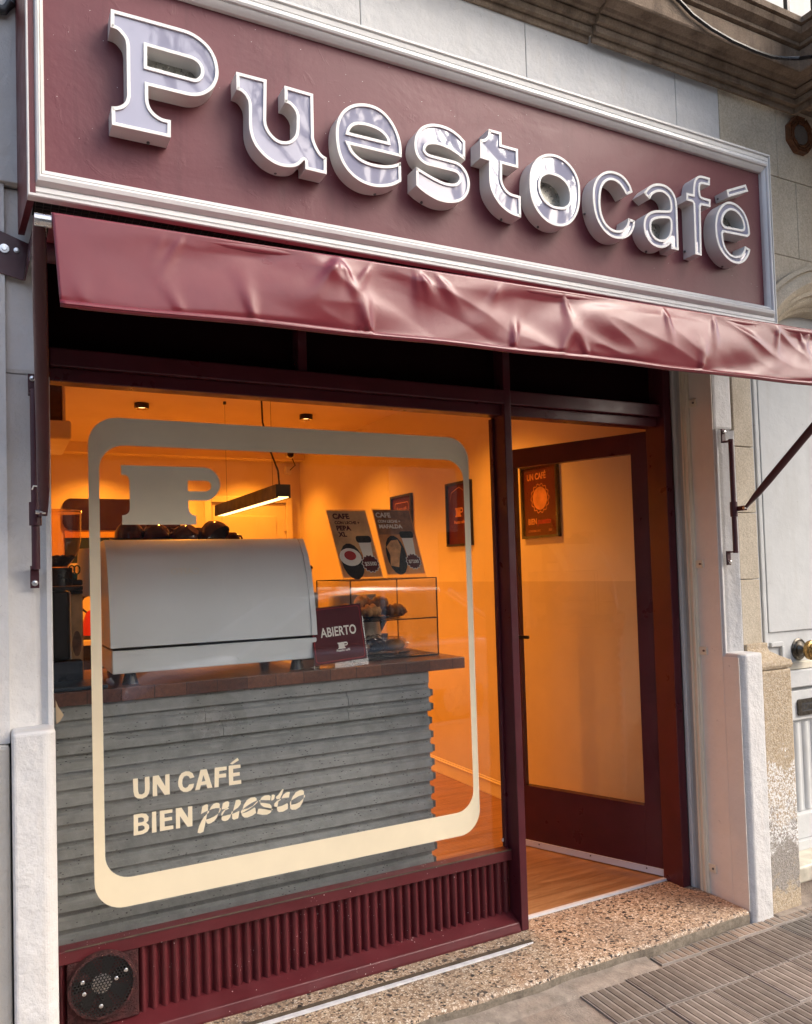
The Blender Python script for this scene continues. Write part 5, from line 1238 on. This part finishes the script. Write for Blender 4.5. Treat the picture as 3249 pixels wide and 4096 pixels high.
flat(MB(), [scallop(.150, .078, .037, .003)], pl, D_ + .0012).build('badge_edge', 'print_white', t); flat(MB(), [scallop(.150, .078, .034, .003)], pl, D_ + .0015).build('badge', 'print_maroon', t)
text(MB(), '$7200', .022, pl, .150, .070, D_ + .0018, .0004, 'CENTER', .92).build('lettering', 'print_white', t)
mb = MB(); text(mb, 'CAFE', .032, pl, .014, h - .044, D_ + .0006, .0012); text(mb, 'CON LECHE +', .018, pl, .018, h - .070, D_ + .0006, .0007); text(mb, 'MAFALDA', .026, pl, .018, h - .098, D_ + .0006, .0011)
mb.build('lettering', 'print_white', t)

# ABIERTO sign at the counter's front edge
ab = thing('open_sign', (1.21, .20, CT), 'square maroon open sign in a clear holder at the counter edge', 'sign')
q0, q1, q2 = on_y(1261, 2664, .198), on_y(1470, 2632, .198), on_y(1235, 2437, .262)
q0.z += 0; u_ = (q1 - q0); w = u_.length; v_ = q2 - q0; h = v_.length
pl = Plane(q0, u_.normalized(), v_.normalized())
slab(MB(), [rect(-.004, w + .004, -.024, h + .003)], pl, -.003, -.001).build('holder', 'acrylic', ab)
MB().box(q0.x, q1.x, .20, .27, CT + .0005, CT + .003).build('holder_foot', 'acrylic', ab)
slab(MB(), [rect(0, w, 0, h)], pl, -.0008, .0002).build('card', 'print_maroon', ab)
flat(MB(), [rrect(.007, w - .007, .007, h - .007, .012), rrect(.009, w - .009, .009, h - .009, .011)[::-1]], pl, .0005).build('border', 'print_red', ab)
text(MB(), 'ABIERTO', .052, pl, w / 2 + .003, h * .47, .0007, .0012, 'CENTER', .72, space=1.02).build('lettering', 'print_white', ab)
flat(MB(), cup_loops(w * .56, h * .285, .026), pl, .0007).build('cup_emblem', 'print_white', ab)
text(MB(), 'Puesto café', .0125, pl, w * .56, h * .185, .0007, .0003, 'CENTER', 1.0).build('lettering', 'print_white', ab)

# paper cups and plant behind the case
def paper_cup(p, label, lid=True, s=1.0, up=True):
    t = thing('paper_cup', p, label, 'cup')
    T = Matrix.Translation(p) @ Matrix.Scale(s, 4)
    pr = [(.028, 0), (.040, .105), (.042, .107), (.042, .111)] if up else [(.042, 0), (.042, .004), (.040, .006), (.028, .11)]
    MB().lathe(pr, 22, T).build('body', 'paper_cup', t, True, 0, 2, 40)
    if lid: MB().lathe([(.044, .108), (.044, .116), (.040, .122), (.036, .124)], 22, T).build('lid', 'black_plastic', t, True, 0, 2, 40)
paper_cup((1.215, .62, 1.34), 'white paper cup with a black lid standing beside the machine', True, .95)
MB_ = thing('cup_shelf', (1.29, .62, CT), 'small dark stand beside the espresso machine', 'stand')
MB().box(1.17, 1.262, .57, .67, CT, 1.3395).build('stand', 'mach_side', MB_, False, .004)
for k in range(2): paper_cup((1.475 + .13 * k * .0 + .10 * k, .80, CT + .0005), 'stack of upturned paper cups behind the pastry case' if k == 0 else 'second stack of upturned paper cups behind the pastry case', False, 2.4, False)
pt = thing('potted_plant', (1.66, .785, CT), 'small dark green plant behind the pastry case', 'plant')
MB().lathe([(.030, CT), (.038, CT + .07), (.034, CT + .07)], 18, Matrix.Translation((1.66, .785, 0))).build('pot', 'print_black', pt, True, 0, 2, 40)
mb = MB(); random.seed(8)
for k in range(26):
    a = random.uniform(0, 6.28); L = random.uniform(.08, .16); up = random.uniform(.05, .16)
    b = Vector((1.66, .785, CT + .07)); tip = b + Vector((math.cos(a) * L * .6, math.sin(a) * L * .35, up)); mid = b.lerp(tip, .5) + Vector((0, 0, .03)); sd = Vector((-math.sin(a), math.cos(a), 0)) * .009
    mb.add([b, mid - sd, tip, mid + sd], [(0, 1, 2, 3)])
mb.build('leaves', 'leaf', pt)
# lit cup shelf on the left wall (mirrored in the door glass)
sh = thing('wall_shelf', (.2, 2.2, 1.55), 'narrow wall shelf with a warm light strip above paper cups', 'shelf')
MB().box(.101, .25, 2.65, 3.5, 1.42, 1.44).build('board', 'cream_paint', sh, False, .003)
MB().box(.101, .14, 2.65, 3.5, 1.64, 1.655).build('light_strip', 'lamp_glow', sh)
for k in range(3): paper_cup((.185, 2.75 + .25 * k, 1.4405), ('paper cup with lid at one end of the lit wall shelf', 'paper cup with lid in the middle of the lit wall shelf', 'paper cup with lid at the other end of the lit wall shelf')[k], True, 1.1)

# ================================================================== across the street (seen only in reflections)
random.seed(21)
def branch_tree(base, H, label, spread=1.0, leafy=0):
    t = thing('street_tree', base, label, 'tree')
    trunk = MB(); twigs = MB(); tips = []
    def grow(mb, p, d, L, r, depth):
        n = 5; path = [p]; rad = [r]
        for k in range(n):
            d = (d + Vector((random.uniform(-.22, .22), random.uniform(-.22, .22), random.uniform(-.02, .16)))).normalized()
            p = p + d * (L / n); path.append(p); rad.append(r * (1 - .30 * (k + 1) / n))
        mb.tube(path, rad, 7 if depth < 2 else 4, False)
        if depth >= 6: tips.append(p); return
        for c in range(random.choice((2, 3, 3))):
            i = random.choice((2, 3, 4, 5)) if c else 5
            a = random.uniform(0, 6.28); e = random.uniform(.35, .95) * spread
            nd = (d + Vector((math.cos(a) * e, math.sin(a) * e, random.uniform(.0, .5)))).normalized()
            grow(twigs if depth >= 1 else trunk, path[i], nd, L * random.uniform(.62, .82), rad[i] * .74, depth + 1)
    grow(trunk, Vector(base), Vector((0, 0, 1)), H * .33, H * .021, 0)
    trunk.build('trunk', 'bark', t, True); twigs.build('branches', 'bark', t, True)
    if leafy:
        mb = MB()
        for p in tips:
            for k in range(leafy):
                c = p + Vector((random.gauss(0, .22), random.gauss(0, .22), random.gauss(0, .18))); a = random.uniform(0, 6.28); b = random.uniform(-.6, .6)
                u = Vector((math.cos(a), math.sin(a), b)) * .07; v = Vector((-math.sin(a) * .6, math.cos(a) * .6, .5)) * .05
                mb.add([c - u, c + v, c + u, c - v], [(0, 1, 2, 3)])
        mb.build('crown', 'leaf_green', t)
branch_tree((7.0, -7.9, PZ), 15.0, 'tall bare branched street tree opposite the lettered end of the sign', 1.05)
branch_tree((10.4, -8.6, PZ), 14.0, 'second bare branched tree farther along the far pavement', 1.0)
branch_tree((4.0, -12.2, PZ), 15.0, 'tall leafy street tree on the far pavement across from the window', 1.0, 9)
branch_tree((-2.5, -13.0, PZ), 12.0, 'broad leafy tree on the far pavement beyond the parked car', 1.0, 9)
# parked car at the kerb (seen as a reflection in the window)
car = thing('parked_car', (3.0, -5.2, -.215), 'pale silver hatchback parked at the kerb facing the cafe window', 'car')
ST = [(.90, .10, .42, .40, .62), (.98, .02, .62, .62, .74), (1.25, .0, .78, .80, .80), (2.0, .0, .88, .86, .83), (2.6, .0, .92, .90, .84), (4.4, .0, .95, .92, .84), (4.9, .0, .93, .90, .80), (5.05, .04, .80, .78, .72)]
zc = -.215
mb = MB(); vs, fs = [], []
for x, b, top, belt, w in ST:
    vs += [(x, -5.2 - w * .92, zc + .22 + b), (x, -5.2 - w, zc + .45 + b * .5), (x, -5.2 - w * .97, zc + top - .06), (x, -5.2 - w * .86, zc + top), (x, -5.2 + w * .86, zc + top), (x, -5.2 + w * .97, zc + top - .06), (x, -5.2 + w, zc + .45 + b * .5), (x, -5.2 + w * .92, zc + .22 + b)]
for i in range(len(ST) - 1):
    for k in range(8): fs.append((i * 8 + k, i * 8 + (k + 1) % 8, (i + 1) * 8 + (k + 1) % 8, (i + 1) * 8 + k))
fs += [tuple(range(8)), tuple(range(len(vs) - 8, len(vs)))]
mb.add(vs, fs).build('body', 'car_paint', car, True, .02, 2, 50)
GH = [(1.95, .86, .86, .76), (2.75, .93, 1.36, .62), (3.3, .95, 1.44, .62), (4.2, .95, 1.42, .62), (4.85, .93, 1.02, .68)]
mb = MB(); vs, fs = [], []
for x, zb, zt, wt_ in GH: vs += [(x, -5.2 - .76, zc + zb), (x, -5.2 - wt_, zc + zt), (x, -5.2 + wt_, zc + zt), (x, -5.2 + .76, zc + zb)]
for i in range(len(GH) - 1):
    for k in range(3): fs.append((i * 4 + k, i * 4 + k + 1, i * 4 + 5 + k, i * 4 + 4 + k))
mb.add(vs, fs).build('windows', 'blue_dark', car)
mb = MB(); vs, fs = [], []
for x, zb, zt, wt_ in GH[1:4]: vs += [(x, -5.2 - wt_ - .01, zc + zt - .02), (x, -5.2 - wt_ + .06, zc + zt + .03), (x, -5.2 + wt_ - .06, zc + zt + .03), (x, -5.2 + wt_ + .01, zc + zt - .02)]
for i in range(2):
    for k in range(3): fs.append((i * 4 + k, i * 4 + k + 1, i * 4 + 5 + k, i * 4 + 4 + k))
mb.add(vs, fs).build('roof', 'car_paint', car, True)
for xa, xb, za, zb in ((1.97, 2.76, .88, 1.37), (3.45, 3.50, .95, 1.43), (4.22, 4.86, 1.42, 1.02)):
    for sgn in (-1, 1): MB().tube([(xa, -5.2 + sgn * .75, zc + za), (xb, -5.2 + sgn * .64, zc + zb)], .03, 6).build('pillar', 'car_paint', car)
for x in (1.72, 4.25):
    for sgn in (-1, 1):
        wm_ = Matrix.Translation((x, -5.2 + sgn * .74, zc + .31)) @ RX
        ty = MB().lathe([(.20, -.09), (.30, -.09), (.31, -.05), (.31, .05), (.30, .09), (.20, .09)], 26, wm_).build('wheel', 'black_plastic', car, True, 0, 2, 40)
        MB().lathe([(.02, -.10), (.19, -.095), (.19, .095), (.02, .10)], 20, wm_).build('rim', 'steel', ty, True, 0, 2, 40)
for sgn in (-1, 1): MB().ball((1.02, -5.2 + sgn * .55, zc + .60), .06, .14, .06).build('headlight', 'steel', car, True)
# low houses opposite
def house(x0, x1, y, H, mat, label):
    t = thing('opposite_house', ((x0 + x1) / 2, y - 4, PZ), label, 'house')
    MB().box(x0, x1, y - 8, y, PZ, H).build('wall', mat, t)
    MB().box(x0, x1, y - 8, y + .04, H + .001, H + .12).build('parapet', mat, t)
    n_ = int((x1 - x0) / 2.4)
    for k in range(n_):
        xx = x0 + (k + .5) * (x1 - x0) / n_; dr = k % 3 == 1
        MB().box(xx - .5, xx + .5, y + .001, y + .03, PZ + (.02 if dr else .95), PZ + 2.35).build('door' if dr else 'window', 'brown_panel' if dr else 'blue_dark', t)
for i in range(7): house(-20 + 7.0 * i, -13.05 + 7.0 * i, -13.4, 4.4 + .12 * ((i * 5) % 4), ('cornice_stone', 'stone', 'brick_red')[i % 3], ('low single storey house across the street, %s in the row' % ('first', 'second', 'third', 'fourth', 'fifth', 'sixth', 'seventh')[i]))
